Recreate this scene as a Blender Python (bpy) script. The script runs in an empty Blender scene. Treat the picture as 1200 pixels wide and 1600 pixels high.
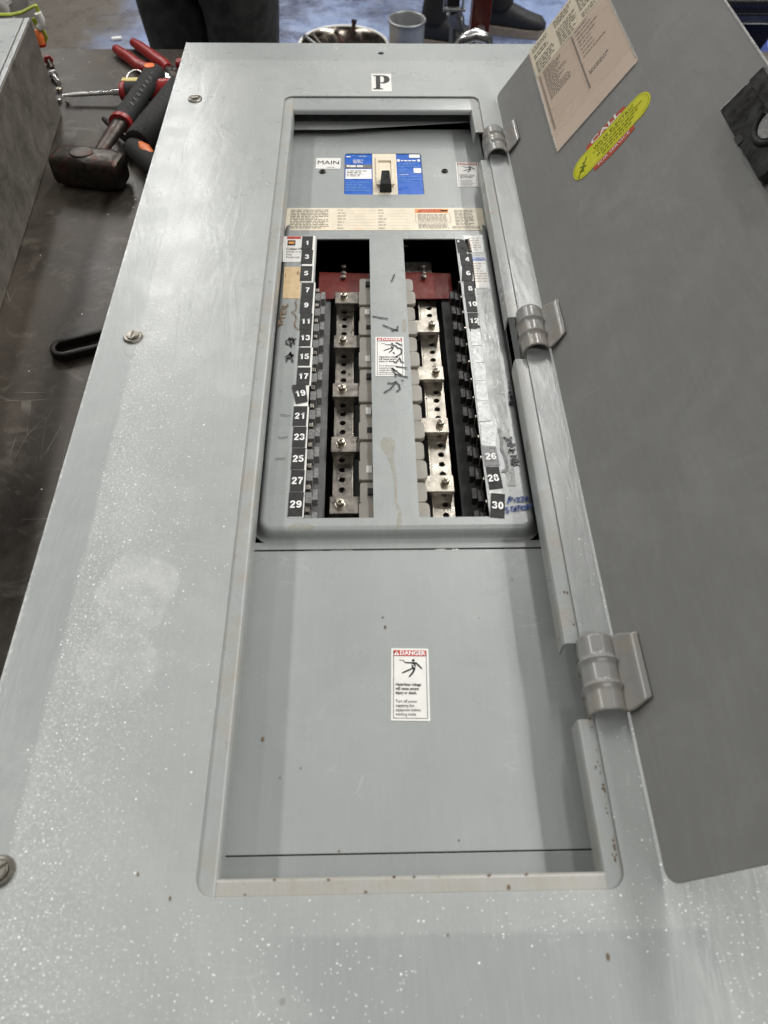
import bpy, bmesh, math, random
from mathutils import Vector, Matrix
random.seed(7)
sc = bpy.context.scene
COL = sc.collection
R = math.radians

# ------------------------------------------------------------------ camera, world, lamps, exposure
FPX, CAMH = 1200.0, 0.508          # focal length in photo pixels (photo 1200 wide), height over the trim
_y = Vector((-41.4, -1652.0, FPX)).normalized()
_s = -.0092
_x = Vector((1, _s, -(-41.4 + _s * -1652.0) / FPX)).normalized()
_z = _x.cross(_y)
if _z[1] > 0: _z = -_z
# rows: camera axes (right, down, forward) in world coordinates
RIGHT = Vector((_x[0], _y[0], _z[0])); DOWN = Vector((_x[1], _y[1], _z[1])); FWD = Vector((_x[2], _y[2], _z[2]))
cam = bpy.data.cameras.new('camera'); co = bpy.data.objects.new('camera', cam); COL.objects.link(co)
rot = Matrix((RIGHT, -DOWN, -FWD)).transposed()
co.matrix_world = Matrix.Translation((0, 0, CAMH)) @ rot.to_4x4()
cam.sensor_fit = 'HORIZONTAL'; cam.sensor_width = 36; cam.lens = 36 * FPX / 1200
cam.clip_start = .01; cam.clip_end = 200
cam.dof.use_dof = True; cam.dof.focus_distance = .85; cam.dof.aperture_fstop = 13
sc.camera = co

w = bpy.data.worlds.new('World'); sc.world = w; w.use_nodes = True
bg = w.node_tree.nodes['Background']; bg.inputs[0].default_value = (1, .97, .90, 1); bg.inputs[1].default_value = .032

def area(name, loc, size, power, color=(1, .985, .96), target=None):
    l = bpy.data.lights.new(name, 'AREA'); l.shape = 'RECTANGLE'; l.size, l.size_y = size
    l.energy = power; l.color = color
    o = bpy.data.objects.new(name, l); COL.objects.link(o); o.location = loc
    d = (Vector(target) - Vector(loc)) if target else Vector((0, 0, -1))
    o.rotation_euler = d.to_track_quat('-Z', 'Y').to_euler() if target else (0, 0, 0)
    return o
area('ceiling_lamp_row_left', (-2.0, 7.6, 4), (.30, 4.6), 185)
area('ceiling_lamp_row_right', (1.12, 4.9, 4), (.30, 3.4), 135)
area('ceiling_lamp_row_far_left', (-3.7, 3.6, 4), (.35, 7.5), 240)
area('ceiling_lamp_row_far_right', (3.25, 2.6, 4), (.35, 7.5), 330)
area('ceiling_lamp_back', (-1.0, 12.6, 4.2), (5.0, .6), 150)
area('fill_light_behind', (.9, -2.1, 3.8), (3.2, .3), 48)  # added fill from behind the camera, brightens the filler plate under the top strip
vs = sc.view_settings; vs.view_transform = 'Standard'; vs.look = 'None'; vs.gamma = 1; vs.exposure = -0.03

# ------------------------------------------------------------------ measuring
def P(px, py, z=0.0):
    """the place in the world, on the level z, that the photo shows at px, py (used for irregular things)"""
    r = RIGHT * (px - 600) + DOWN * (py - 800) + FWD * FPX
    k = (z - CAMH) / r.z
    return Vector((r.x * k, r.y * k, z))
def atY(px, py, y):
    r = RIGHT * (px - 600) + DOWN * (py - 800) + FWD * FPX
    k = y / r.y
    return Vector((r.x * k, y, CAMH + r.z * k))

# ------------------------------------------------------------------ mesh builder
class MB:
    def __init__(s): s.v = []; s.f = []
    def add(s, vs, fs, T=None):
        n = len(s.v)
        s.v += [Vector(T @ Vector(p)) if T else Vector(p) for p in vs]
        s.f += [tuple(i + n for i in f) for f in fs]
        return s
    def box(s, x0, x1, y0, y1, z0, z1, T=None):
        vs = [(x, y, z) for z in (z0, z1) for y in (y0, y1) for x in (x0, x1)]
        return s.add(vs, [(0, 2, 3, 1), (4, 5, 7, 6), (0, 1, 5, 4), (2, 6, 7, 3), (0, 4, 6, 2), (1, 3, 7, 5)], T)
    def prism(s, poly, z0, z1, T=None):
        n = len(poly)
        vs = [(p[0], p[1], z0) for p in poly] + [(p[0], p[1], z1) for p in poly]
        fs = [tuple(range(n - 1, -1, -1)), tuple(range(n, 2 * n))] + [(i, (i + 1) % n, (i + 1) % n + n, i + n) for i in range(n)]
        return s.add(vs, fs, T)
    def lathe(s, prof, n=24, T=None, cap=True):
        vs = []; fs = []
        for r, z in prof:
            vs += [(r * math.cos(2 * math.pi * i / n), r * math.sin(2 * math.pi * i / n), z) for i in range(n)]
        for j in range(len(prof) - 1):
            fs += [(j * n + i, j * n + (i + 1) % n, (j + 1) * n + (i + 1) % n, (j + 1) * n + i) for i in range(n)]
        if cap:
            fs.append(tuple(range(n - 1, -1, -1))); fs.append(tuple(range((len(prof) - 1) * n, len(prof) * n)))
        return s.add(vs, fs, T)
    def tube(s, pts, rad, n=10, closed=False, flat=1.0):
        pts = [Vector(p) for p in pts]; m = len(pts)
        rad = rad if isinstance(rad, (list, tuple)) else [rad] * m
        vs = []; fs = []; up = None
        for i, p in enumerate(pts):
            a = pts[(i - 1) % m] if (closed or i) else p
            b = pts[(i + 1) % m] if (closed or i < m - 1) else p
            t = (b - a).normalized()
            if up is None: up = t.orthogonal().normalized() if abs(t.z) > .9 else Vector((0, 0, 1))
            sd = t.cross(up); 
            if sd.length < 1e-4: sd = t.orthogonal()
            sd.normalize(); up2 = sd.cross(t).normalized()
            up = up2
            vs += [p + (sd * math.cos(2 * math.pi * k / n) + up2 * flat * math.sin(2 * math.pi * k / n)) * rad[i] for k in range(n)]
        for j in range(m if closed else m - 1):
            j2 = (j + 1) % m
            fs += [(j * n + k, j * n + (k + 1) % n, j2 * n + (k + 1) % n, j2 * n + k) for k in range(n)]
        if not closed:
            fs.append(tuple(range(n - 1, -1, -1))); fs.append(tuple(range((m - 1) * n, m * n)))
        return s.add(vs, fs)
    def plate(s, outer, holes, z0, z1, T=None):
        """flat sheet with holes, thickness z0..z1"""
        bm = bmesh.new()
        for loop in [outer] + holes:
            vv = [bm.verts.new((p[0], p[1], z1)) for p in loop]
            for i in range(len(vv)): bm.edges.new((vv[i], vv[(i + 1) % len(vv)]))
        bmesh.ops.triangle_fill(bm, use_beauty=True, use_dissolve=False, edges=bm.edges[:], normal=(0, 0, 1))
        bm.verts.index_update()
        vs = [v.co.copy() for v in bm.verts]; n = len(vs)
        tf = []
        for f in bm.faces:
            ids = [v.index for v in f.verts]
            if f.normal.z < 0: ids.reverse()
            tf.append(tuple(ids))
        bm.free()
        allv = vs + [Vector((v.x, v.y, z0)) for v in vs]
        fs = tf + [tuple(i + n for i in reversed(f)) for f in tf]
        k = 0
        for li, loop in enumerate([outer] + holes):
            m = len(loop)
            for i in range(m):
                a, b = k + i, k + (i + 1) % m
                fs.append((a, a + n, b + n, b))
            k += m
        return s.add(allv, fs, T)
    def build(s, name, mat, parent=None, smooth=None, bevel=None, seg=2, fix=True):
        me = bpy.data.meshes.new(name)
        off = parent_world(parent) if parent else Vector((0, 0, 0))
        me.from_pydata([tuple(v - off) for v in s.v], [], s.f)
        if fix:
            bm = bmesh.new(); bm.from_mesh(me); bmesh.ops.recalc_face_normals(bm, faces=bm.faces[:]); bm.to_mesh(me); bm.free()
        me.materials.append(mat); 
        o = bpy.data.objects.new(name, me); COL.objects.link(o)
        if parent: o.parent = parent
        if bevel:
            b = o.modifiers.new('bevel', 'BEVEL'); b.width = bevel; b.segments = seg; b.limit_method = 'ANGLE'; b.angle_limit = R(35)
            b.harden_normals = True
        if smooth or bevel:
            me.shade_smooth(); me.set_sharp_from_angle(angle=R(smooth or 40))
        return o
_wl = {}
def parent_world(o):
    p = Vector((0, 0, 0))
    while o: p = p + o.location; o = o.parent
    return p
def thing(name, label, cat, loc=(0, 0, 0), group=None):
    o = bpy.data.objects.new(name, None); COL.objects.link(o); o.location = loc; o.empty_display_size = .05
    o['label'] = label; o['category'] = cat
    if group: o['group'] = group
    return o
def tag(o, label=None, cat=None, group=None, kind=None):
    if label: o['label'] = label
    if cat: o['category'] = cat
    if group: o['group'] = group
    if kind: o['kind'] = kind
    return o

# ------------------------------------------------------------------ materials
class NT:
    def __init__(s, name):
        s.m = bpy.data.materials.new(name); s.m.use_nodes = True
        s.t = s.m.node_tree; s.b = s.t.nodes['Principled BSDF']; s.L = s.t.links
        g = s.t.nodes.new('ShaderNodeNewGeometry'); s.pos = g.outputs['Position']
    def n(s, ty, **kw):
        nd = s.t.nodes.new(ty)
        for k, v in kw.items():
            if k.startswith('i_'): nd.inputs[k[2:].replace('_', ' ')].default_value = v
            else: setattr(nd, k, v)
        return nd
    def link(s, a, b): s.L.new(a, b)
    def scaled(s, sc_, off=(0, 0, 0), rot=(0, 0, 0)):
        m = s.n('ShaderNodeMapping'); m.inputs['Scale'].default_value = sc_; m.inputs['Location'].default_value = off
        m.inputs['Rotation'].default_value = rot
        s.link(s.pos, m.inputs[0]); return m.outputs[0]
    def noise(s, scale, detail=4, rough=.6, vec=None, dist=0):
        nd = s.n('ShaderNodeTexNoise'); nd.inputs['Scale'].default_value = scale; nd.inputs['Detail'].default_value = detail
        nd.inputs['Roughness'].default_value = rough; nd.inputs['Distortion'].default_value = dist
        s.link(vec or s.pos, nd.inputs['Vector']); return nd.outputs['Fac']
    def ramp(s, fac, a, b, lo=0.0, hi=1.0):
        nd = s.n('ShaderNodeMapRange'); nd.inputs['From Min'].default_value = a; nd.inputs['From Max'].default_value = b
        nd.inputs['To Min'].default_value = lo; nd.inputs['To Max'].default_value = hi
        s.link(fac, nd.inputs['Value']); return nd.outputs[0]
    def math(s, op, a, b=None, c=None):
        nd = s.n('ShaderNodeMath', operation=op)
        for i, x in enumerate((a, b, c)):
            if x is None: continue
            if isinstance(x, (int, float)): nd.inputs[i].default_value = x
            else: s.link(x, nd.inputs[i])
        return nd.outputs[0]
    def mix(s, fac, a, b):
        nd = s.n('ShaderNodeMix', data_type='RGBA')
        for sock, x in ((nd.inputs[0], fac), (nd.inputs[6], a), (nd.inputs[7], b)):
            if isinstance(x, (int, float)): sock.default_value = x
            elif isinstance(x, tuple): sock.default_value = (x + (1,))[:4]
            else: s.link(x, sock)
        return nd.outputs[2]
    def xyz(s):
        nd = s.n('ShaderNodeSeparateXYZ'); s.link(s.pos, nd.inputs[0]); return nd.outputs
    def vor(s, scale, rand=1.0, vec=None, feature='F1'):
        nd = s.n('ShaderNodeTexVoronoi', feature=feature); nd.inputs['Scale'].default_value = scale
        s.link(vec or s.pos, nd.inputs['Vector']); return nd
    def bump(s, h, strength=.2, dist=.001, prev=None):
        nd = s.n('ShaderNodeBump'); nd.inputs['Strength'].default_value = strength; nd.inputs['Distance'].default_value = dist
        s.link(h, nd.inputs['Height'])
        if prev: s.link(prev, nd.inputs['Normal'])
        return nd.outputs[0]
    def set(s, **kw):
        for k, v in kw.items():
            k = k.replace('_', ' ')
            sk = s.b.inputs[k]
            if isinstance(v, (int, float)): sk.default_value = v
            elif isinstance(v, tuple): sk.default_value = (v + (1,))[:4]
            else: s.link(v, sk)
        return s.m

def simple(name, col, rough=.5, metal=0, var=.25, scale=60, bump=.15, rvar=.12, dirt=None, dirt_col=(.25, .2, .14), streak=None):
    t = NT(name)
    n1 = t.noise(scale, 5, .65)
    a = tuple(c * (1 - var) for c in col); b = tuple(min(1, c * (1 + var)) for c in col)
    c = t.mix(t.ramp(n1, .3, .7), a, b)
    if dirt:
        d = t.ramp(t.noise(scale * .35, 6, .7), .62 - dirt * .3, .72 - dirt * .1)
        c = t.mix(t.math('MULTIPLY', d, .7), c, dirt_col)
    r = t.ramp(t.noise(scale * .7, 4), .3, .7, max(.03, rough - rvar), min(1, rough + rvar))
    h = n1
    if streak:
        h = t.noise(1, 4, .6, t.scaled(streak))
    t.set(Base_Color=c, Roughness=r, Metallic=metal)
    if bump: t.set(Normal=t.bump(h, bump, .0006))
    return t.m

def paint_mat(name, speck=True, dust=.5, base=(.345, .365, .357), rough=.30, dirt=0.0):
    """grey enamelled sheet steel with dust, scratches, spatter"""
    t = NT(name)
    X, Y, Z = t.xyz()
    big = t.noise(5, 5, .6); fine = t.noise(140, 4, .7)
    brushed = t.noise(1, 5, .65, t.scaled((420, 26, 60)))
    c = t.mix(t.ramp(big, .3, .72), tuple(k * .93 for k in base), tuple(k * 1.05 for k in base))
    c = t.mix(t.math('MULTIPLY', t.ramp(brushed, .45, .75), .09 * dust * 2), c, (.58, .6, .59))
    # wiped dust films
    film = t.ramp(t.noise(9, 6, .72, dist=.6), .5, .78)
    c = t.mix(t.math('MULTIPLY', film, .22 * dust * 2), c, (.62, .62, .6))
    if speck:
        wv = t.math('MULTIPLY', t.math('SUBTRACT', t.noise(16, 4), .5), .008)
        ins = t.math('MULTIPLY', t.ramp(t.math('ADD', X, wv), -.2235, -.2205), t.ramp(t.math('ADD', Y, wv), 1.167, 1.163))
        ins = t.math('MULTIPLY', ins, t.math('MAXIMUM', t.ramp(Y, .062, .065), t.math('MAXIMUM', t.ramp(X, .199, .2025), t.ramp(X, -.03, -.07))))
        mott = t.ramp(t.noise(26, 5, .7), .25, .75, .4, 1)
        c = t.mix(t.math('MULTIPLY', t.math('MULTIPLY', ins, mott), .20), c, (.66, .67, .65))
        fog = t.math('MULTIPLY', t.ramp(t.noise(420, 4, .8), .5, .72), t.math('MULTIPLY', ins, t.ramp(X, -.13, -.20, .15, 1)))
        c = t.mix(t.math('MULTIPLY', fog, .6), c, (.8, .81, .8))
    # thin scratches
    sc1 = t.vor(1, vec=t.scaled((16, 90, 1), rot=(0, 0, .5)), feature='DISTANCE_TO_EDGE').outputs['Distance']
    scm = t.math('MULTIPLY', t.math('LESS_THAN', sc1, .012), t.ramp(t.noise(11, 3), .58, .66))
    c = t.mix(t.math('MULTIPLY', scm, .04 if name.startswith('door') else .22), c, (.7, .72, .7))
    # warm stains
    st = t.ramp(t.noise(13, 5, .62, t.scaled((1, 1, 1), off=(3, 1, 0))), .66, .8)
    c = t.mix(t.math('MULTIPLY', st, .10), c, (.4, .34, .24))
    # dark flecks
    v = t.vor(75)
    dot = t.math('MULTIPLY', t.math('LESS_THAN', v.outputs['Distance'], .07), t.math('GREATER_THAN', t.n2 if False else t.sepc(v.outputs['Color']), .93)) if False else None
    rgh = t.ramp(t.noise(22, 5, .6), .3, .75, rough - .05, rough + .06)
    speckm = None
    if speck:
        def layer(scale, rad, keep, seed):
            vv = t.vor(scale, vec=t.scaled((1, 1, 0.001), off=(seed, seed * .7, 0)))
            sep = t.n('ShaderNodeSeparateColor'); t.link(vv.outputs['Color'], sep.inputs[0])
            r_ = t.math('MULTIPLY', sep.outputs[1], rad)
            wob = t.math('ADD', vv.outputs['Distance'], t.math('MULTIPLY', t.math('SUBTRACT', t.noise(700, 2), .5), .10))
            inside = t.math('LESS_THAN', wob, r_)
            return inside, sep.outputs[0], keep
        clus = t.ramp(t.noise(7, 4, .6, t.scaled((1, 1, 1), off=(5, 2, 0))), .36, .66)
        # where spatter lies: along the left margin, round the lower right corner, a little along the hinge side
        wav = t.math('MULTIPLY', t.math('SUBTRACT', t.noise(12, 4), .5), .012)
        Xw = t.math('ADD', X, wav)
        left = t.math('MULTIPLY', t.ramp(Xw, -.2265, -.2200), t.ramp(X, -.135, -.205, .06, 1))
        left = t.math('MULTIPLY', left, t.ramp(Y, .68, .46))
        bot = t.math('MULTIPLY', t.ramp(Y, .09, .07), t.math('MULTIPLY', t.ramp(X, .0, -.16, .28, .6), t.ramp(X, .03, .02)))
        right = t.math('MULTIPLY', t.ramp(X, .165, .185), t.ramp(Y, .5, .06, .12, 1))
        edge = t.math('MULTIPLY', t.ramp(Y, .093, .086), t.ramp(Y, .058, .06))
        edge = t.math('MULTIPLY', edge, t.math('MULTIPLY', t.ramp(X, .02, .1), .55))
        # clean rectangle where a sheet had lain
        right = t.math('MULTIPLY', t.math('MAXIMUM', t.ramp(Y, .062, .066), t.ramp(X, .197, .204)), right)
        dens = t.math('MAXIMUM', t.math('MAXIMUM', left, right), t.math('MAXIMUM', bot, edge))
        dens = t.math('MULTIPLY', dens, t.ramp(clus, 0, 1, .5, 1))
        tot = None
        for scale, rad, k, sd in ((180, .15, .40, 0), (300, .20, .8, 4.1), (560, .27, 1.2, 9.3), (105, .10, .12, 2.2)):
            ins, rnd, keep = layer(scale, rad, k, sd)
            m = t.math('MULTIPLY', ins, t.math('LESS_THAN', rnd, t.math('MULTIPLY', dens, keep)))
            tot = m if tot is None else t.math('MAXIMUM', tot, m)
        sparse_ins, rnd, _ = layer(130, .11, 1, 6.6)
        sp = t.math('MULTIPLY', sparse_ins, t.math('LESS_THAN', rnd, .05))
        tot = t.math('MAXIMUM', tot, sp)
        speckm = tot
        # clean rectangle itself is a touch darker / glossier ; wiped rings on the left margin
        def ring(cx, cy, rx, ry, th, amt, seed):
            dx = t.math('DIVIDE', t.math('SUBTRACT', X, cx), rx); dy = t.math('DIVIDE', t.math('SUBTRACT', Y, cy), ry)
            d = t.math('SQRT', t.math('ADD', t.math('MULTIPLY', dx, dx), t.math('MULTIPLY', dy, dy)))
            d = t.math('ADD', d, t.math('MULTIPLY', t.math('SUBTRACT', t.noise(22 + seed, 6, .65, dist=.6), .5), 1.3))
            rr = t.ramp(t.math('ABSOLUTE', t.math('SUBTRACT', d, .97)), th, 0, 0, .95)
            inner = t.math('MULTIPLY', t.ramp(d, 1.06, .90), .75)
            patchy = t.math('MULTIPLY', t.ramp(t.noise(40 + seed * 3, 5, .7), .34, .66, .1, 1), t.ramp(t.noise(17 + seed, 3), .38, .6, .25, 1))
            return t.math('MULTIPLY', t.math('MULTIPLY', t.math('MAXIMUM', rr, inner), patchy), amt)
        rg = t.math('MAXIMUM', ring(-.176, .295, .027, .034, .20, .62, 0), ring(-.180, .240, .026, .029, .18, .5, 3))
        rg = t.math('MAXIMUM', rg, ring(-.12, .53, .02, .03, .08, .25, 6))
        c = t.mix(rg, c, (.74, .75, .73))
        # worn left edge and top edge
        e = t.ramp(t.math('ADD', X, t.math('MULTIPLY', t.noise(70, 6, .75), .013)), -.2495, -.2535)
        e = t.math('MULTIPLY', e, t.ramp(t.noise(45, 4, .7), .36, .52))
        c = t.mix(t.math('MULTIPLY', e, .85), c, (.82, .83, .82))
        c = t.mix(speckm, c, (.93, .94, .93))
        rgh = t.math('SUBTRACT', rgh, t.math('MULTIPLY', film, -.05))
    # dark grime dots
    v = t.vor(60, vec=t.scaled((1, 1, .2), off=(1, 4, 0)))
    sep = t.n('ShaderNodeSeparateColor'); t.link(v.outputs['Color'], sep.inputs[0])
    dd = t.math('MULTIPLY', t.math('LESS_THAN', v.outputs['Distance'], t.math('MULTIPLY', sep.outputs[2], .12)), t.math('LESS_THAN', sep.outputs[0], .014 + dirt * .12))
    c = t.mix(t.math('MULTIPLY', dd, .3), c, (.12, .09, .06))
    if dirt:
        g = t.math('MULTIPLY', t.ramp(t.noise(28, 7, .75), .47, .72), dirt)
        c = t.mix(g, c, (.36, .29, .2))
        g2 = t.math('MULTIPLY', t.ramp(t.noise(90, 7, .8), .6, .7), dirt)
        c = t.mix(g2, c, (.16, .1, .06))
    nb = t.bump(t.noise(1, 4, .55, t.scaled((9, 5, 9))), .35 if not speck else .5, .004)
    if speck:
        nb = t.bump(t.noise(1, 5, .6, t.scaled((34, 7, 9), rot=(0, 0, .2)), dist=.8), .5, .0016, nb)
    nb = t.bump(brushed, .06, .0004, nb); nb = t.bump(fine, .06, .0003, nb)
    if speckm is not None: nb = t.bump(speckm, .5, .0006, nb)
    t.set(Base_Color=c, Roughness=rgh, Normal=nb, Specular_IOR_Level=.5)
    return t.m
M = {}
M['trim'] = paint_mat('grey_enamel_spattered', True, .55)
M['lip'] = paint_mat('creamy_worn_lip_enamel', False, .7, base=(.385, .38, .35), dirt=.4)
M['paint'] = paint_mat('grey_enamel', False, .35)
M['flange'] = paint_mat('grey_enamel_grimy', False, .5, dirt=.62)
M['door'] = paint_mat('door_enamel', False, .34, base=(.245, .245, .236), rough=.42)  # same grey as the trim, base darkened for the shade on the door
M['hinge'] = paint_mat('hinge_enamel', False, .4, base=(.30, .30, .29), rough=.22, dirt=.55)
M['cover'] = paint_mat('cover_enamel', False, .5, base=(.345, .365, .357), rough=.28, dirt=.06)
M['galv'] = simple('galvanised_steel', (.33, .34, .34), .42, .85, .2, 55, .2, .1)
M['galv_dark'] = simple('dull_galvanised_steel', (.16, .16, .16), .55, .7, .3, 40)
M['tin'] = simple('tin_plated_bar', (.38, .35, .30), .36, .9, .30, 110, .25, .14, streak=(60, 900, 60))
M['tin_dark'] = simple('dark_tin_bar', (.24, .22, .195), .38, .9, .42, 130, .3, .14)  # darker copy of the tin, holds the weaker light on the left bars
M['screw'] = simple('zinc_screw', (.55, .50, .40), .3, 1, .25, 300, .1)
M['trimscrew'] = simple('trim_screw_metal', (.33, .31, .27), .4, .95, .25, 220, .2)
M['dark_screw'] = simple('blackened_screw', (.035, .03, .028), .4, .6, .3, 300)
M['ivory'] = simple('translucent_nylon', (.36, .335, .29), .38, 0, .08, 60, .1)
M['cream'] = simple('ivory_plastic', (.78, .70, .55), .42, 0, .06, 120, .05)
M['black_plastic'] = simple('black_plastic', (.012, .012, .012), .35, 0, .3, 150, .1)
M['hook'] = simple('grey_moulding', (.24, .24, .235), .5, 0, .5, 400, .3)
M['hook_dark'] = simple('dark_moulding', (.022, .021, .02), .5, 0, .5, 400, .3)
M['red_insul'] = simple('red_fibre_insulator', (.15, .009, .003), .55, 0, .3, 200)
M['void'] = simple('interior_shade_black', (.02, .02, .02), .7, 0, .3, 60)  # near-black base stands in for shade inside the panel and its recesses
M['blacklabel'] = simple('black_vinyl_label', (.008, .008, .008), .6, 0, .2, 250, .2)
M['whitelabel'] = simple('white_vinyl_label', (.80, .79, .75), .38, 0, .05, 80, .05)
M['agedlabel'] = simple('aged_cream_label', (.78, .70, .55), .4, 0, .09, 60, .05, dirt=.16, dirt_col=(.74, .52, .26))
M['tanlabel'] = simple('tan_label', (.68, .50, .28), .45, 0, .12, 140, .05)
M['tape'] = simple('scuffed_tape_with_glare', (.50, .51, .50), .26, 0, .35, 240, .5)  # scuffed tape, its pale tone also holds the glare on the labels
M['greytape'] = simple('scuffed_grey_tape', (.075, .075, .075), .26, 0, .7, 330, .5)
M['white_ink'] = simple('white_print', (.85, .85, .83), .45, 0, .02, 80, 0)
M['black_ink'] = simple('black_print', (.015, .015, .015), .45, 0, .05, 80, 0)
M['grey_ink'] = simple('grey_print', (.22, .20, .17), .5, 0, .1, 80, 0)
M['card_ink'] = simple('card_print', (.07, .065, .06), .5, 0, .15, 80, 0)
M['tan_ink'] = simple('tan_print', (.50, .38, .28), .5, 0, .1, 80, 0)
M['red_ink'] = simple('red_print', (.52, .045, .035), .42, 0, .08, 80, 0)
M['orange_ink'] = simple('orange_print', (.75, .33, .09), .42, 0, .08, 80, 0)
M['blue'] = simple('blue_label', (.018, .12, .52), .34, 0, .07, 120, .03)
M['blue_light'] = simple('light_blue_print', (.10, .27, .70), .4, 0, .1, 120, 0)
M['blue_ink'] = simple('blue_pen_ink', (.05, .09, .28), .5, 0, .2, 400, 0)
M['brown_ink'] = simple('brown_pen_ink', (.23, .14, .07), .5, 0, .2, 400, 0)
M['marker'] = simple('black_marker_ink', (.02, .02, .025), .4, 0, .2, 400, 0)
M['graphite'] = simple('faded_grey_marker', (.16, .16, .16), .4, 0, .2, 400, 0)
M['yellow'] = simple('fluorescent_yellow_vinyl', (.66, .66, .035), .42, 0, .05, 100, .05)
M['yellow_ink'] = simple('olive_print', (.16, .19, .01), .5, 0, .1, 100, 0)
M['brick_red'] = simple('faded_red_vinyl', (.50, .085, .045), .45, 0, .15, 200, .05)
M['card'] = simple('aged_card', (.66, .54, .44), .3, 0, .05, 30, .06, .06)
M['card_top'] = simple('yellowed_card', (.76, .68, .53), .28, 0, .06, 40, .06, .06)
M['edge'] = simple('worn_bright_edge', (.62, .61, .58), .35, .4, .2, 300)
M['rust'] = simple('rusty_drip', (.33, .27, .16), .6, 0, .35, 160, .2)
M['rustdot'] = simple('rust_fleck', (.17, .11, .06), .8, 0, .4, 400, .3)
def _stain():
    t = NT('dried_drip_stain')
    a = t.ramp(t.noise(130, 6, .7), .3, .7, .05, .42)
    t.set(Base_Color=t.mix(t.ramp(t.noise(220, 4), .35, .65), (.36, .28, .15), (.50, .44, .32)), Roughness=.5, Alpha=a)
    return t.m
M['stain'] = _stain()
def _bench():
    t = NT('worn_bench_steel')
    n = t.noise(7, 7, .68, dist=.5); f = t.noise(60, 6, .7)
    c = t.mix(t.ramp(n, .35, .7), (.020, .016, .012), (.090, .074, .058))
    c = t.mix(t.math('MULTIPLY', t.ramp(t.noise(24, 7, .78, dist=.8), .52, .72), .55), c, (.22, .19, .155))
    s = t.vor(1, vec=t.scaled((6, 34, 1), rot=(0, 0, .9)), feature='DISTANCE_TO_EDGE').outputs['Distance']
    s = t.math('MULTIPLY', t.math('LESS_THAN', s, .012), t.ramp(t.noise(9, 3), .6, .68))
    c = t.mix(t.math('MULTIPLY', s, .35), c, (.36, .34, .30))
    s2 = t.vor(1, vec=t.scaled((40, 5, 1), off=(3, 0, 0), rot=(0, 0, -.35)), feature='DISTANCE_TO_EDGE').outputs['Distance']
    s2 = t.math('MULTIPLY', t.math('LESS_THAN', s2, .006), t.ramp(t.noise(5, 3), .54, .6))
    c = t.mix(t.math('MULTIPLY', s2, .4), c, (.36, .34, .30))
    v = t.vor(120); sep = t.n('ShaderNodeSeparateColor'); t.link(v.outputs['Color'], sep.inputs[0])
    d = t.math('MULTIPLY', t.math('LESS_THAN', v.outputs['Distance'], .16), t.math('LESS_THAN', sep.outputs[0], .025))
    c = t.mix(d, c, (.6, .57, .5))
    nb = t.bump(n, .3, .004); nb = t.bump(f, .15, .0006, nb)
    t.set(Base_Color=c, Metallic=.25, Roughness=t.ramp(n, .3, .7, .34, .58), Normal=nb)
    return t.m
M['bench'] = _bench()
def _boxside():
    t = NT('scratched_galvanised_box')
    n = t.noise(26, 7, .75, dist=.4); f = t.noise(120, 5, .75)
    c = t.mix(t.ramp(n, .32, .68), (.14, .128, .108), (.31, .29, .25))
    c = t.mix(t.ramp(f, .55, .8, 0, .6), c, (.42, .40, .35))
    s = t.noise(1, 5, .7, t.scaled((30, 90, 300), rot=(0.5, 0, .2)))
    c = t.mix(t.ramp(s, .60, .74, 0, .6), c, (.52, .50, .45))
    t.set(Base_Color=c, Metallic=.55, Roughness=t.ramp(n, .3, .8, .40, .66), Normal=t.bump(f, .25, .001))
    return t.m
M['boxside'] = _boxside()
def _floor():
    t = NT('blue_epoxy_floor')
    n = t.noise(2.2, 7, .68); f = t.noise(14, 6, .72)
    c = t.mix(t.ramp(n, .42, .56), (.075, .09, .15), (.20, .26, .42))
    c = t.mix(t.ramp(f, .5, .75, 0, .6), c, (.38, .45, .64))
    X, Y, Z = t.xyz()
    worn = t.math('MULTIPLY', t.ramp(t.math('ADD', X, t.math('MULTIPLY', t.math('SUBTRACT', t.noise(3, 5), .5), .9)), -.95, -1.25), 1)
    c = t.mix(worn, c, (.10, .088, .075))
    w2 = t.ramp(t.math('ADD', t.math('SUBTRACT', Y, t.math('MULTIPLY', X, .1)), t.math('MULTIPLY', t.noise(3, 5), .5)), 3.1, 2.7)
    w2 = t.math('MULTIPLY', w2, t.ramp(X, .1, .45))
    c = t.mix(t.math('MULTIPLY', w2, .9), c, (.13, .12, .11))
    t.set(Base_Color=c, Roughness=t.ramp(f, .3, .7, .2, .42), Normal=t.bump(f, .15, .003))
    return t.m
M['floor'] = _floor()
M['cloth'] = simple('black_work_cloth', (.017, .016, .015), .9, 0, .5, 260, .5)
M['jeans'] = simple('dark_grey_denim', (.034, .034, .032), .92, 0, .6, 26, .6)
M['skin'] = simple('skin', (.52, .33, .24), .5, 0, .06, 60, .1)
M['hair'] = simple('dark_hair', (.03, .02, .015), .6, 0, .3, 300)
M['sole'] = simple('shoe_sole', (.30, .25, .20), .7, 0, .3, 80)
M['shoe'] = simple('black_shoe_mesh', (.022, .022, .024), .7, 0, .6, 140, .6)
M['boot'] = simple('brown_boot', (.08, .05, .03), .6, 0, .4, 90)
M['rubber'] = simple('black_rubber', (.012, .012, .012), .75, 0, .3, 300, .3)
M['iron'] = simple('dirty_forged_steel', (.055, .048, .041), .42, .75, .45, 110, .6, dirt=.35, dirt_col=(.14, .03, .02))
M['red_plastic'] = simple('red_vinyl_grip', (.27, .02, .018), .36, 0, .2, 120, .1)
M['orange_plastic'] = simple('orange_plastic', (.85, .20, .05), .4, 0, .1, 120)
M['chrome'] = simple('chrome', (.90, .90, .90), .27, 1, .1, 60)
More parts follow.
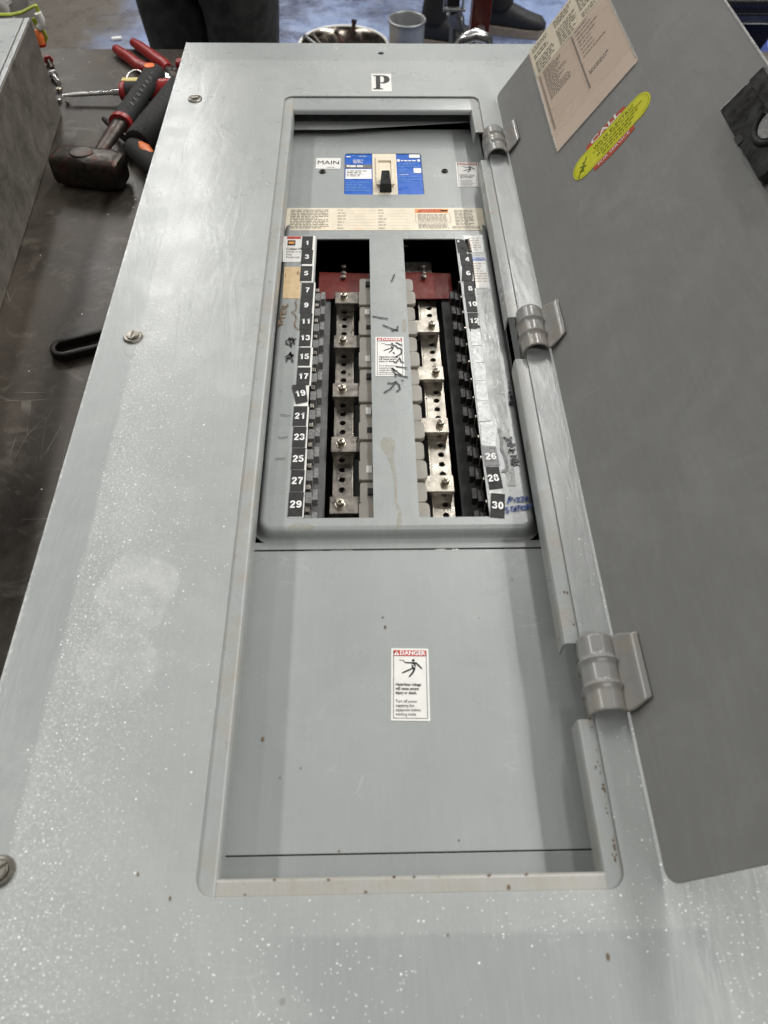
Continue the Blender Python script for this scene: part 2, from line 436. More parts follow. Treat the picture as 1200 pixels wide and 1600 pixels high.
M['maroon'] = simple('maroon_paint', (.085, .012, .008), .4, 0, .25, 30)
M['plastic_bag'] = simple('crumpled_clear_plastic', (.38, .37, .35), .22, 0, .12, 14, .6)
M['green'] = simple('lime_green_strap', (.34, .40, .02), .5, 0, .15, 120)
M['pan'] = simple('stainless_pan', (.40, .35, .30), .2, 1, .1, 40)
M['canmetal'] = simple('dull_grey_can', (.36, .37, .37), .45, .5, .15, 25)

def rrect(x0, x1, y0, y1, r=0, seg=5, corners=(1, 1, 1, 1)):
    """rounded rectangle polygon, counter-clockwise from lower left; corners order LL LR UR UL"""
    out = []
    for k, (cx, cy, a0) in enumerate(((x0 + r, y0 + r, 180), (x1 - r, y0 + r, 270), (x1 - r, y1 - r, 0), (x0 + r, y1 - r, 90))):
        if r == 0 or not corners[k]:
            out.append(((x0, x1, x1, x0)[k], (y0, y0, y1, y1)[k])); continue
        for i in range(seg + 1):
            a = R(a0 + 90 * i / seg); out.append((cx + r * math.cos(a), cy + r * math.sin(a)))
    return out
def circle(cx, cy, r, n=16): return [(cx + r * math.cos(2 * math.pi * i / n), cy + r * math.sin(2 * math.pi * i / n)) for i in range(n)]

# ------------------------------------------------------------------ flat print helpers
FLAT = Matrix.Identity(4)
def lvl(z): return Matrix.Translation((0, 0, z))
def text_mb(s, size, x, y, T, mb=None, sx=1.0, align='CENTER', rotz=0, bold=.0):
    cu = bpy.data.curves.new('lettering', 'FONT'); cu.body = s; cu.size = size; cu.align_x = align; cu.align_y = 'CENTER'
    cu.resolution_u = 2; cu.offset = bold * size
    o = bpy.data.objects.new('lettering', cu); COL.objects.link(o)
    bpy.context.view_layer.update()
    me = bpy.data.meshes.new_from_object(o.evaluated_get(bpy.context.evaluated_depsgraph_get()))
    bpy.data.objects.remove(o)
    T2 = T @ Matrix.Translation((x, y, 0)) @ Matrix.Rotation(rotz, 4, 'Z') @ Matrix.Diagonal((sx, 1, 1, 1))
    mb = mb or MB()
    mb.add([v.co for v in me.vertices], [tuple(p.vertices) for p in me.polygons], T2)
    bpy.data.meshes.remove(me); bpy.data.curves.remove(cu)
    return mb
def quad(mb, x0, x1, y0, y1, T): return mb.add([(x0, y0, 0), (x1, y0, 0), (x1, y1, 0), (x0, y1, 0)], [(0, 1, 2, 3)], T)
def dashes(mb, x0, x1, y0, y1, rows, T, rnd=None, fill=.93, last=.6, thick=.42, wl=(.6, 2.2)):
    """rows of word-like marks standing for print too small to read"""
    rnd = rnd or random
    ph = (y1 - y0) / rows
    for i in range(rows):
        yy = y1 - (i + .5) * ph; x = x0; xe = x0 + (x1 - x0) * (rnd.uniform(last, 1) if rnd.random() < .35 else fill)
        while x < xe:
            wv = ph * rnd.uniform(*wl); quad(mb, x, min(x + wv, xe), yy - ph * thick / 2, yy + ph * thick / 2, T); x += wv + ph * .35
    return mb
def ribbon(mb, pts, wd, T):
    """pen stroke"""
    pts = [Vector((p[0], p[1])) for p in pts]
    vs = []; n = len(pts)
    for i, p in enumerate(pts):
        a = pts[max(0, i - 1)]; b = pts[min(n - 1, i + 1)]; t = (b - a).normalized(); nn = Vector((-t.y, t.x))
        ww = wd * (.5 + .12 * math.sin(i * 2.3))
        vs += [(p.x + nn.x * ww, p.y + nn.y * ww, 0), (p.x - nn.x * ww, p.y - nn.y * ww, 0)]
    fs = [(2 * i, 2 * i + 1, 2 * i + 3, 2 * i + 2) for i in range(n - 1)]
    return mb.add(vs, fs, T)
DIG = {
 '0': [[(.3 + .19 * math.sin(t), .5 + .4 * math.cos(t)) for t in [i * math.pi / 8 for i in range(17)]]],
 '1': [[(.14, .70), (.30, .80), (.36, .9)], [(.36, .98), (.36, .02)]],
 '2': [[(.1, .66), (.14, .81), (.3, .9), (.45, .82), (.49, .68), (.42, .52), (.22, .3), (.13, .14)], [(.04, .1), (.55, .1)]],
 '3': [[(.1, .72), (.16, .86), (.3, .9), (.43, .84), (.47, .71), (.42, .59), (.26, .53)], [(.26, .53), (.44, .47), (.5, .3), (.44, .15), (.3, .1), (.15, .15), (.08, .29)]],
 '4': [[(.42, .02), (.42, .98)], [(.36, .88), (.08, .36)], [(.03, .30), (.58, .30)]],
 '5': [[(.52, .88), (.15, .88)], [(.16, .94), (.12, .50)], [(.12, .50), (.28, .59), (.44, .52), (.5, .34), (.44, .16), (.28, .1), (.14, .15), (.08, .28)]],
 '6': [[(.49, .74), (.42, .86), (.3, .9), (.17, .82), (.1, .62), (.1, .4), (.15, .18), (.3, .1), (.45, .17), (.5, .33), (.44, .49), (.3, .55), (.15, .46)]],
 '7': [[(.04, .88), (.56, .88)], [(.50, .84), (.33, .5), (.24, .02)]],
 '8': [[(.3 + .16 * math.sin(t), .71 + .18 * math.cos(t)) for t in [i * math.pi / 6 for i in range(13)]], [(.3 + .2 * math.sin(t), .31 + .21 * math.cos(t)) for t in [i * math.pi / 6 for i in range(13)]]]}
DIG['9'] = [[(.6 - x, 1 - y) for x, y in st] for st in DIG['6']]
def numerals(txt, h, T, cx=0.0, cy=0.0, asp=.98, wt=.19):
    mb = MB(); wd = .66 * h * asp; x0 = cx - wd * len(txt) / 2 + .03 * h
    for ch in txt:
        for st in DIG[ch]:
            pts = [Vector((x0 + x * h * asp, cy - h / 2 + y * h)) for x, y in st]
            n = len(pts); vs = []
            closed = (pts[0] - pts[-1]).length < 1e-6
            for i, p in enumerate(pts):
                a = pts[i - 1] if i else (pts[-2] if closed else p); b = pts[i + 1] if i < n - 1 else (pts[1] if closed else p)
                t = (b - a).normalized(); nn = Vector((-t.y, t.x)) * (wt * h / 2)
                if not closed and n > 3 and i in (0, n - 1): p = p + t * (0)
                vs += [(p.x + nn.x, p.y + nn.y, 0), (p.x - nn.x, p.y - nn.y, 0)]
            mb.add(vs, [(2 * i, 2 * i + 1, 2 * i + 3, 2 * i + 2) for i in range(n - 1)], T)
        x0 += wd
    return mb
def pxpoly(pts, z): return [tuple(P(x, y, z)[:2]) for x, y in pts]
def sheet(poly, z, th=.00025):
    a = sum(poly[i][0] * poly[(i + 1) % len(poly)][1] - poly[(i + 1) % len(poly)][0] * poly[i][1] for i in range(len(poly)))
    if a < 0: poly = poly[::-1]
    return MB().prism(poly, z, z + th)
def bilin(q):
    """q: LL LR UR UL corners -> matrix of the label's own frame, unit is metres, origin at LL"""
    ll, lr, ur, ul = [Vector((p[0], p[1], 0)) for p in q]
    ax = ((lr - ll) + (ur - ul)).normalized(); ay = Vector((-ax.y, ax.x, 0))
    c = (ll + lr + ur + ul) / 4; W = ((lr - ll).length + (ur - ul).length) / 2; Hh = ((ul - ll).length + (ur - lr).length) / 2
    m = Matrix.Identity(4); m.col[0][:3] = ax; m.col[1][:3] = ay; m.col[3][:3] = c
    return m, W, Hh

# ================================================================== SETTING
fl = MB(); fl.add([(-9, -4, -1.05), (9, -4, -1.05), (9, 16, -1.05), (-9, 16, -1.05)], [(0, 1, 2, 3)])
tag(fl.build('floor', M['floor']), kind='structure')

ZB = -.15
bench = thing('workbench', 'dark worn steel workbench carrying the grey panel and the tools', 'workbench', (-.1, .5, -1.05))
MB().box(-1.5, 1.05, -.45, 1.554, ZB - .008, ZB).build('bench_top', M['bench'], bench, bevel=.002)
MB().box(-1.5, 1.05, 1.52, 1.548, ZB - .07, ZB - .009).build('apron', M['iron'], bench)
MB().box(-1.5, 1.05, -.445, -.42, ZB - .07, ZB - .009).build('apron', M['iron'], bench)
for x in (-1.45, .95):
    for y in (-.40, 1.44):
        MB().box(x, x + .06, y, y + .06, -1.05, ZB - .009).build('leg', M['iron'], bench, bevel=.003)
MB().box(-1.38, .94, -.38, 1.46, -.86, -.85).build('lower_shelf', M['iron'], bench)
mb = MB(); mb.box(-1.5, -.262, .30, .304, ZB, ZB + .0006); mb.build('weld_seam', M['iron'], bench)

# ================================================================== ELECTRICAL PANEL
panel = thing('electrical_panel', 'grey electrical panel lying on the bench with its door swung open', 'electrical panel', (.0247, .575, ZB))
OX0, OX1, OY0, OY1 = -.1057, .1551, .0854, 1.0625
TX0, TX1, TY0, TY1 = -.2585, .3095, -.075, 1.2205
# tub below
tub = MB()
tx0, tx1, ty0, ty1 = -.225, .275, -.04, 1.185
for a in ((tx0, tx1, ty0, ty1, ZB, ZB + .0015), (tx0, tx0 + .0015, ty0, ty1, ZB + .0016, -.004), (tx1 - .0015, tx1, ty0, ty1, ZB + .0016, -.004),
          (tx0 + .0016, tx1 - .0016, ty0, ty0 + .0015, ZB + .0016, -.004), (tx0 + .0016, tx1 - .0016, ty1 - .0015, ty1, ZB + .0016, -.004)):
    tub.box(*a)
tub.build('tub', M['galv_dark'], panel)
# trim plate with the opening and the small top hole
tr = MB().plate([(TX0, TY0), (TX1, TY0), (TX1, TY1), (TX0, TY1)],
                [rrect(OX0, OX1, OY0, OY1, .011), circle(.0258, 1.1888, .0042)], -.002, 0)
tr.build('trim_plate', M['trim'], panel, bevel=.0006)
e = MB(); e.box(TX0, TX0 + .0018, TY0, TY1, -.014, -.0021); e.box(TX1 - .0018, TX1, TY0, TY1, -.014, -.0021)
e.box(TX0 + .002, TX1 - .002, TY1 - .0018, TY1, -.014, -.0021); e.build('trim_return', M['flange'], panel)
mb = MB(); mb.lathe([(.0043, -.010), (.0043, -.0021)], 16, Matrix.Translation((.0258, 1.1888, 0))); mb.build('hole_shade_plug', M['void'], panel)  # black plug puts the shade into the hole

# door stop strips round the opening (recessed a hair, bent down at the inner edge)
FX0, FX1, FY0, FY1 = -.0925, .1430, .0965, 1.0285
def stop_strip(pts_in_out, name='stop_strip'):
    pass
def strip_x(xo, xi, y0, y1, dep=.020):
    """strip running along y; xo outer edge (hidden under the trim), xi inner edge"""
    s = 1 if xi > xo else -1
    prof = [(xo - s * .008, -.0028), (xi - s * .003, -.0022), (xi - s * .0012, -.0027), (xi - s * .0002, -.0045), (xi, -.007), (xi, -dep)]
    th = .0014
    back = [(x - s * (th if i > 2 else 0), z - (th if i <= 3 else 0)) for i, (x, z) in enumerate(prof)]
    ring = prof + back[::-1]; n = len(ring)
    vs = [(x, y0, z) for x, z in ring] + [(x, y1, z) for x, z in ring]
    fs = [(i, (i + 1) % n, (i + 1) % n + n, i + n) for i in range(n)]
    m = len(prof)
    for o_ in (0, n):
        fs += [(o_ + i, o_ + i + 1, o_ + n - 2 - i, o_ + n - 1 - i) for i in range(m - 1)]
    return MB().add(vs, fs)
def strip_y(yo, yi, x0, x1, dep=.014):
    m = strip_x(yo, yi, x0, x1, dep)
    m.v = [Vector((v.y, v.x, v.z)) for v in m.v]
    return m
strip_x(OX0, FX0, OY0 - .004, OY1 + .004).build('stop_strip', M['flange'], panel, smooth=50)
HG = [(.9065, .9735), (.5515, .6125), (.1926, .2502)]
ys = [OY0 - .004] + [v for h in reversed(HG) for v in h] + [OY1 + .004]
for i in range(0, len(ys), 2):
    strip_x(OX1, FX1, ys[i], ys[i + 1]).build('stop_strip', M['flange'], panel, smooth=50)
strip_y(OY0, FY0, FX0 - .001, FX1 + .001).build('stop_strip', M['lip'], panel, smooth=50)
strip_y(OY1, FY1, FX0 - .001, FX1 + .001, .008).build('stop_strip', M['paint'], panel, smooth=50)
# rust along the hinge-side gap
mb = MB(); rnd = random.Random(3)
for _ in range(45):
    y = rnd.choice((rnd.uniform(.09, .24), rnd.uniform(.10, .19), rnd.uniform(.18, .30))); x = .1532 - abs(rnd.gauss(0, .0016)); r = rnd.uniform(.0002, .0008)
    mb.prism([(x + r * math.cos(a) * rnd.uniform(.6, 1.2), y + r * 1.6 * math.sin(a)) for a in (0, 1.2, 2.4, 3.6, 4.9)], -.00235, -.00195)
for _ in range(10):
    x = rnd.uniform(-.088, .142); y = .0866 + abs(rnd.gauss(0, .0012)) if rnd.random() < .4 else .0955 - abs(rnd.gauss(0, .0006)); r = rnd.uniform(.0002, .0007)
    mb.prism([(x + r * 1.6 * math.cos(a), y + r * math.sin(a)) for a in (0, 1.2, 2.4, 3.6, 4.9)], -.0029, -.0019)
tag(mb.build('rust_crust', M['rustdot'], panel), kind='stuff')

# trim screws
def trim_screw(x, y, a):
    s = MB().lathe([(.0094, .0001), (.0094, .0012), (.0084, .0024), (.0066, .0027), (.0064, .0015)], 28, Matrix.Translation((x, y, 0)))
    wsh = s.build('washer', M['trimscrew'], panel, smooth=35)
    T = Matrix.Translation((x, y, 0)) @ Matrix.Rotation(a, 4, 'Z')
    h = MB(); 
    for sg in (-1, 1):   # two halves of an oval head, with the slot between
        pts = [(.0058 * math.cos(t_), .0058 * math.sin(t_)) for t_ in [R(8 + 164 * i / 10) for i in range(11)]]
        pts = [(px_, py_ * sg) for px_, py_ in pts]
        h.prism(pts if sg > 0 else pts[::-1], .0015, .0040, T)
        pts2 = [(px_ * .8, py_ * .8 + sg * .0002) for px_, py_ in pts]
        h.prism(pts2 if sg > 0 else pts2[::-1], .0040, .0047, T)
    h.lathe([(.0056, .0014), (.0056, .0027)], 20, T)
    h.build('screw', M['trimscrew'], panel, bevel=.0003)
for x, y, a in ((-.2243, 1.0524, .1), (-.2262, .582, 1.45), (-.2247, .102, .7), (.2757, 1.052, .5), (.2757, .582, 1.1), (.2757, .102, .2)):
    trim_screw(x, y, a)

# P sticker
z = .0001
sheet(rrect(.0112, .0388, 1.0745, 1.1250, .001, 2), z).build('letter_sticker', M['whitelabel'], panel)
T = lvl(z + .0004)
mb = MB(); px0, py0, sw, sh = .0137, 1.0800, .0228, .0400
def U(a, b): return (px0 + a * sw, py0 + b * sh)
mb.plate([U(.16, .07), U(.42, .07), U(.42, .42), U(.62, .42), U(.82, .47), U(.96, .58), U(1, .71), U(.96, .85), U(.84, .95), U(.62, 1), U(0, 1), U(0, .95), U(.16, .93)][::1],
         [[U(.43, .94), U(.55, .94), U(.64, .88), U(.67, .71), U(.64, .54), U(.55, .485), U(.43, .485)]], 0, .0002, T)
mb.prism([U(0, 0), U(.58, 0), U(.58, .045), U(.45, .069), U(.07, .069), U(0, .045)], 0, .0002, T)
mb.build('lettering', M['black_ink'], panel)

# ---------------------------------------------------------------- inner covers
ZU, ZC, ZL = -.034, -.028, -.040
PX0, PX1 = -.128, .178
# upper filler plate, tilted, leaving a dark wedge
ZF = -.024
fa, fb_ = P(531, 202, ZF), P(740, 193, ZF); sl_ = (fb_.y - fa.y) / (fb_.x - fa.x)
MB().prism([(PX0, fa.y - .0005), (fa.x, fa.y), (.178, fa.y + .006 + sl_ * (.178 - fa.x)), (.178, 1.12), (PX0, 1.12)], ZF - .0008, ZF).build('filler_plate', M['paint'], panel)
# main breaker plate
bx0, bx1, by0, by1 = -.0252, .0750, .8835, .9790
MB().plate([(PX0, .7925), (PX1, .7925), (PX1, 1.0405), (PX0, 1.0405)], [rrect(bx0, bx1, by0, by1, .004, 4)], ZU - .0015, ZU).build('breaker_plate', M['paint'], panel, bevel=.0005)
# raised distribution cover: dome profile with rounded edges, two slots
CX0, CX1, CY0, CY1 = -.0940, .1452, .3705, .7905
sy0, sy1 = .3835, .7825
SL = (-.0556, .0055); SR = (.0447, .1055)
cov = MB()
cov.plate(rrect(CX0 + .006, CX1 - .006, CY0 + .005, CY1, .008, 5, (1, 1, 0, 0)), [[(SL[0], sy0), (SL[1], sy0), (SL[1], sy1), (SL[0], sy1)], [(SR[0], sy0), (SR[1], sy0), (SR[1], sy1), (SR[0], sy1)]], ZC - .0016, ZC)
cover = cov.build('breaker_cover', M['cover'], panel)
# sloped skirt of the cover
def skirt(levels, name, mat, parent):
    vs = []; fs = []; rings = []
    for (d, z) in levels:
        rings.append([(x, y, z) for x, y in rrect(CX0 + d, CX1 - d, CY0 + d - .001, CY1 + .02, .008 + max(0, .006 - d), 5, (1, 1, 0, 0))])
    n = len(rings[0])
    for r_ in rings: vs += r_
    for j in range(len(rings) - 1):
        fs += [(j * n + i, j * n + (i + 1) % n, (j + 1) * n + (i + 1) % n, (j + 1) * n + i) for i in range(n) if not (i in (n - 2,))]
    m_ = MB(); m_.add(vs, fs); return m_.build(name, mat, parent, smooth=60)
skirt([(.006, ZC), (.0045, ZC - .0003), (.002, ZC - .0016), (.0006, ZC - .004), (0, ZC - .007), (-.0006, ZC - .010), (-.0025, ZC - .0115), (-.005, ZL + .0006)], 'cover_skirt', M['cover'], panel)
MB().box(PX0, PX1, .3592, CY0 - .0040, ZL - .001, ZL + .0006).build('cover_flange', M['cover'], panel, bevel=.0003)
MB().box(PX0, CX0 - .0095, .3595, .785, ZL - .0012, ZL + .0002).build('cover_flange', M['cover'], panel)
MB().box(CX1 + .0095, PX1, .3595, .785, ZL - .0012, ZL + .0002).build('cover_flange', M['cover'], panel)
# lower plates
MB().box(PX0, PX1, .1172, .3580, ZL - .0015, ZL).build('lower_plate', M['paint'], panel, bevel=.0004)
MB().box(PX0, PX1, .06, .1163, ZL - .0015, ZL).build('lower_plate', M['paint'], panel, bevel=.0004)
MB().box(PX0, PX1, .05, 1.12, ZL - .012, ZL - .011).prism([(0, 0), (0, 0), (0, 0)], 0, 0) if False else None
# chassis pan far below, side rails
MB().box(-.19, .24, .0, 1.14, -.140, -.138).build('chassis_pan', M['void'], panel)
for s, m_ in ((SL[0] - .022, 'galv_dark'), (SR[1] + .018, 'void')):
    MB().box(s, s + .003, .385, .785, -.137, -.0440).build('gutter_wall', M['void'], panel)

# screws / holes on the breaker plate
for x, y in ((504, 269), (695, 268)):
    p = P(x, y, ZU)
    MB().lathe([(.0042, ZU + .0002), (.0040, ZU + .0016), (.0022, ZU + .0024), (.0020, ZU + .0012)], 16, Matrix.Translation((p.x, p.y, 0))).build('screw', M['dark_screw'], panel, smooth=35)

# ---- stickers on covers
def danger_label(q, z, title='DANGER', fig=True, name='danger_label', lines=('Hazardous voltage', 'will cause severe', 'injury or death.', '', 'Turn off power', 'supplying this', 'equipment before', 'working inside.'), tri=True):
    m, W, Hh = bilin(q)
    base = MB().prism(rrect(-W / 2, W / 2, -Hh / 2, Hh / 2, .0006, 2), 0, .00025, m @ Matrix.Identity(4)) 
    base.v = [v + Vector((0, 0, z)) for v in base.v]
    o = base.build(name, M['whitelabel'], panel)
    T = Matrix.Translation((0, 0, z + .0005)) @ m
    T2 = Matrix.Translation((0, 0, z + .0007)) @ m
    k = W
    bk = MB(); x0, x1, y0, y1 = -W * .44, W * .44, -Hh / 2 + W * .06, Hh / 2 - W * .06
    th = W * .012
    for a in ((x0, x1, y0, y0 + th), (x0, x0 + th, y0 + th, y1), (x1 - th, x1, y0 + th, y1)): quad(bk, *a, T)
    rd = MB(); bandh = W * .165; quad(rd, x0, x1, y1 - bandh, y1 + .00001, T)
    if tri:
        wt = MB(); text_mb(title, W * .165, W * .07, y1 - bandh * .52, T2, wt, 1.02, bold=.03)
        cx, cy = -W * .355, y1 - bandh * .55; tr_ = W * .075
        wt.add([(cx - tr_, cy - tr_ * .75, 0), (cx + tr_, cy - tr_ * .75, 0), (cx, cy + tr_ * .9, 0)], [(0, 1, 2)], T2)
        wt.build('lettering', M['white_ink'], o_parent(o), fix=False)
        T3 = Matrix.Translation((0, 0, z + .0009)) @ m
        ex = MB(); quad(ex, cx - tr_ * .1, cx + tr_ * .1, cy - tr_ * .25, cy + tr_ * .45, T3); quad(ex, cx - tr_ * .1, cx + tr_ * .1, cy - tr_ * .58, cy - tr_ * .38, T3)
        ex.build('warning_mark', M['red_ink'], o, fix=False)
    rd.build('red_band', M['red_ink'], o, fix=False)
    if fig:
        fy = y1 - bandh
        def f(a, b): return (a * W, fy - b * W)
        def limb(pts, wd): ribbon(bk, [f(*p_) for p_ in pts], wd * W, T)
        bk.add([(*f(.09 + .04 * math.cos(t_), .125 + .04 * math.sin(t_)), 0) for t_ in [i * math.pi / 4 for i in range(8)]], [tuple(range(8))[::-1]], T)
        limb([(-.13, .19), (.03, .195), (.17, .19)], .035)
        limb([(.155, .19), (.24, .28), (.32, .365)], .04)
        bk.add([(*f(a, b), 0) for a, b in ((.04, .2), (.15, .2), (.155, .3), (.14, .37), (.09, .4), (.05, .36))], [(0, 1, 2, 3, 4, 5)[::-1]], T)
        limb([(.06, .355), (-.07, .42), (-.21, .49)], .04)
        limb([(.125, .37), (.06, .49), (-.03, .60)], .043)
        limb([(-.13, .19), (-.18, .13), (-.22, .125), (-.28, .12)], .02)
        wb = MB(); ribbon(wb, [f(.045, .235), f(.1, .27), f(.07, .285), f(.14, .33)], .018 * W, T2); wb.build('lightning_mark', M['white_ink'], o, fix=False)
    ty = (y1 - bandh) - (W * .75 if fig else W * .08); lh = (ty - y0 - W * .05) / len(lines)
    for i, ln in enumerate(lines):
        if ln: text_mb(ln, lh * 1.02, x0 + W * .06, ty - (i + .5) * lh, T, bk, min(1.0, .098 * W * 8.2 / (lh * 1.02 * 8.6)) if False else 1.0 * (W * .8) / (lh * 1.02 * 9.0), 'LEFT', bold=.02 if i < 3 else 0)
    bk.build('lettering', M['black_ink'], o, fix=False)
    return o
def o_parent(o): return o
danger_label([tuple(P(x, y, ZL)[:2]) for x, y in ((611, 1126), (672.6, 1127), (669.1, 1013.8), (611, 1013.1))], ZL + .0001)
danger_label([tuple(P(x, y, ZC)[:2]) for x, y in ((586.3, 588), (632.3, 588), (630.8, 527), (586.7, 526.7))], ZC + .0001)
danger_label([tuple(P(x, y, ZU)[:2]) for x, y in ((716.4, 292.3), (751.8, 292.5), (746.5, 254.5), (711, 253.6))], ZU + .0001, 'DANGER')

# MAIN label
q = [tuple(P(x, y, ZU)[:2]) for x, y in ((493.5, 263.8), (532.6, 264.2), (532.3, 247.4), (493.9, 247.2))]
m, W, Hh = bilin(q)
b_ = MB().prism(rrect(-W / 2, W / 2, -Hh / 2, Hh / 2, .0004, 2), 0, .0003, Matrix.Translation((0, 0, ZU + .0001)) @ m)
ml = b_.build('main_label', M['whitelabel'], panel)
mb = text_mb('MAIN', .0125, 0, .0012, Matrix.Translation((0, 0, ZU + .0007)) @ m, None, .95)
dashes(mb, -.001, W * .42, -Hh * .42, -Hh * .34, 1, Matrix.Translation((0, 0, ZU + .0007)) @ m)
mb.build('lettering', M['black_ink'], ml, fix=False)

# long cream label
LX0, LX1, LY0, LY1 = -.0945, .1445, .8075, .8535
ll = sheet(rrect(LX0, LX1, LY0, LY1, .003, 3), ZU + .0001).build('instruction_label', M['agedlabel'], panel)
T = lvl(ZU + .0006); rr = random.Random(5)
gi = MB(); ti = MB()
dashes(gi, LX0 + .005, LX0 + .052, LY0 + .003, LY1 - .003, 12, T, rr, .97)
for k in range(7):
    yy = LY1 - .005 - k * .0062
    dashes(gi, LX0 + .062, LX0 + .062 + rr.uniform(.006, .012), yy - .0012, yy + .0018, 1, T, rr)
    quad(ti, LX0 + .076, LX0 + .108, yy - .0012, yy - .0009, T)
    dashes(gi, LX0 + .111, LX0 + .111 + rr.uniform(.006, .013), yy - .0012, yy + .0018, 1, T, rr)
    quad(ti, LX0 + .126, LX0 + .148, yy - .0012, yy - .0009, T)
dashes(gi, LX0 + .159, LX0 + .196, LY0 + .017, LY1 - .013, 6, T, rr, .95)
dashes(gi, LX0 + .159, LX0 + .196, LY0 + .003, LY0 + .0135, 4, T, rr, .95)
dashes(gi, LX0 + .204, LX1 - .012, LY0 + .009, LY1 - .004, 11, T, rr, .98)
dashes(gi, LX0 + .199, LX1 - .006, LY0 + .003, LY0 + .008, 2, T, rr, .98)
for a in ((LX0 + .156, LX0 + .1563, LY0 + .015, LY1 - .011), (LX0 + .198, LX0 + .1983, LY0 + .015, LY1 - .011), (LX0 + .156, LX0 + .1983, LY0 + .015, LY0 + .0153)): quad(gi, *a, T)
gi.build('small_print', M['grey_ink'], ll, fix=False); ti.build('ruled_lines', M['tan_ink'], ll, fix=False)
ob = MB(); quad(ob, LX0 + .156, LX0 + .1965, LY1 - .0105, LY1 - .0025, T); ob.build('orange_band', M['orange_ink'], ll, fix=False)
T2 = lvl(ZU + .0009)
mb = text_mb('WARNING', .0085, LX0 + .176, LY1 - .0066, T2, None, .62, bold=.03)
mb.add([(LX0 + .1585, LY1 - .0092, 0), (LX0 + .1645, LY1 - .0092, 0), (LX0 + .1615, LY1 - .0036, 0)], [(0, 1, 2)], T2)
mb.build('lettering', M['red_ink'], ll, fix=False)
mb = MB()
for i in range(9):
    a = rr.uniform(0, 3); cx = LX0 + .1925 + rr.uniform(-.003, .003); cy = LY1 - .0065
    ribbon(mb, [(cx - .003 * math.cos(a), cy - .002 * math.sin(a)), (cx, cy + .0004), (cx + .003 * math.cos(a), cy + .002 * math.sin(a))], .0009, T2)
mb.build('ink_smudge', M['dark_screw'], ll, fix=False)

# ---- main breaker (sits in its cutout; frame set a little below the plate)
zb = ZU - .0012
br = MB().box(bx0 - .004, bx1 + .004, by0 - .004, by1 + .004, zb - .05, zb - .0006).build('main_breaker', M['black_plastic'], panel)
T = lvl(zb)
xl, xr = P(582, 272, ZU).x, P(620.5, 272, ZU).x
MB().box(bx0 + .0003, xl, by0 + .0003, by1 - .0003, zb - .0005, zb).build('blue_label', M['blue'], br)
MB().box(xr, bx1 - .0003, by0 + .0003, by1 - .0003, zb - .0005, zb).build('blue_label', M['blue'], br)
MB().box(xl + .0002, xr - .0002, by0 + .0003, by1 - .0003, zb - .0005, zb + .0008).build('centre_face', M['cream'], br)
hx0, hx1, hy0, hy1 = xl + .0045, xr - .0042, by0 + .018, by1 - .009
MB().plate(rrect(hx0, hx1, hy0, hy1, .003, 3), [rrect(hx0 + .003, hx1 - .003, hy0 + .012, hy1 - .012, .001, 2)], zb + .0009, zb + .0035).build('handle_collar', M['cream'], br, bevel=.0008)
MB().box(hx0 + .003, hx1 - .003, hy0 + .012, hy1 - .012, zb + .0002, zb + .0012).build('handle_slot', M['cream'], br)
hc = (xl + xr) / 2 + .0003; hb = P(600, 287, ZU + .012).y
hm = MB(); hm.add([(hc - .0078, hb, zb + .001), (hc + .0078, hb, zb + .001), (hc + .0060, hb + .030, zb + .001), (hc - .0060, hb + .030, zb + .001),
                   (hc - .0070, hb + .001, zb + .012), (hc + .0070, hb + .001, zb + .012), (hc + .0050, hb + .021, zb + .019), (hc - .0050, hb + .021, zb + .019)],
                  [(0, 3, 2, 1), (4, 5, 6, 7), (0, 1, 5, 4), (1, 2, 6, 5), (2, 3, 7, 6), (3, 0, 4, 7)])
hm.build('handle', M['black_plastic'], br, bevel=.0012)
mb = MB(); mb.box(hc - .012, hc - .0075, hb + .013, hb + .0145, zb + .0033, zb + .0042); mb.box(hc + .0075, hc + .0118, hb + .013, hb + .0145, zb + .0033, zb + .0042)
mb.build('index_mark', M['tan_ink'], br)
BW = xl - bx0
T = lvl(zb + .0004); T2 = lvl(zb + .0007)
def bq(a, b): return bx0 + a * BW, by0 + b * (by1 - by0)
mb = MB()
x0, y0 = bq(.04, .38); x1, y1 = bq(.97, .62); quad(mb, x0, x1, y0, y1, T)
def rb(a, b): return xr + a * (bx1 - xr), by0 + b * (by1 - by0)
for a in ((.52, .955, .9, .985), (.02, .14, .80, .86), (.84, .95, .80, .86), (.66, .96, .52, .64)):
    x0, y0 = rb(a[0], a[2]); x1, y1 = rb(a[1], a[3]); mb.prism(rrect(x0, x1, y0, y1, .0012, 2), 0, .0002, T)
x0, y0 = rb(.18, .815); x1, y1 = rb(.82, .845); dashes(mb, x0, x1, y0, y1, 1, T, rr, thick=.9)
x0, y0 = rb(.1, .47); x1, y1 = rb(.5, .49); dashes(mb, x0, x1, y0, y1, 1, T, rr, thick=.6)
mb.build('white_patch', M['white_ink'], br, fix=False)
mb = MB(); x0, y0 = bq(.02, .64); x1, y1 = bq(.985, .73); quad(mb, x0, x1, y0, y1, T); mb.build('grey_band', M['graphite'], br, fix=False)
mb = MB(); text_mb('65 000', .0062, bx0 + BW * .52, by0 + .685 * (by1 - by0), T2, mb, 1) if False else None
x0, y0 = bq(.2, .66); x1, y1 = bq(.75, .71); dashes(mb, x0, x1, y0, y1, 1, T2, rr, thick=.8)
for a in ((.3, .7, .76, .86, 3), (.05, .3, .9, .96, 1), (.5, .8, .92, .96, 1)):
    x0, y0 = bq(a[0], a[2]); x1, y1 = bq(a[1], a[3]); dashes(mb, x0, x1, y0, y1, a[4], T, rr)
mb.prism(circle(bx0 + BW * .13, by0 + .687 * (by1 - by0), .0022, 10), 0, .0002, T2)
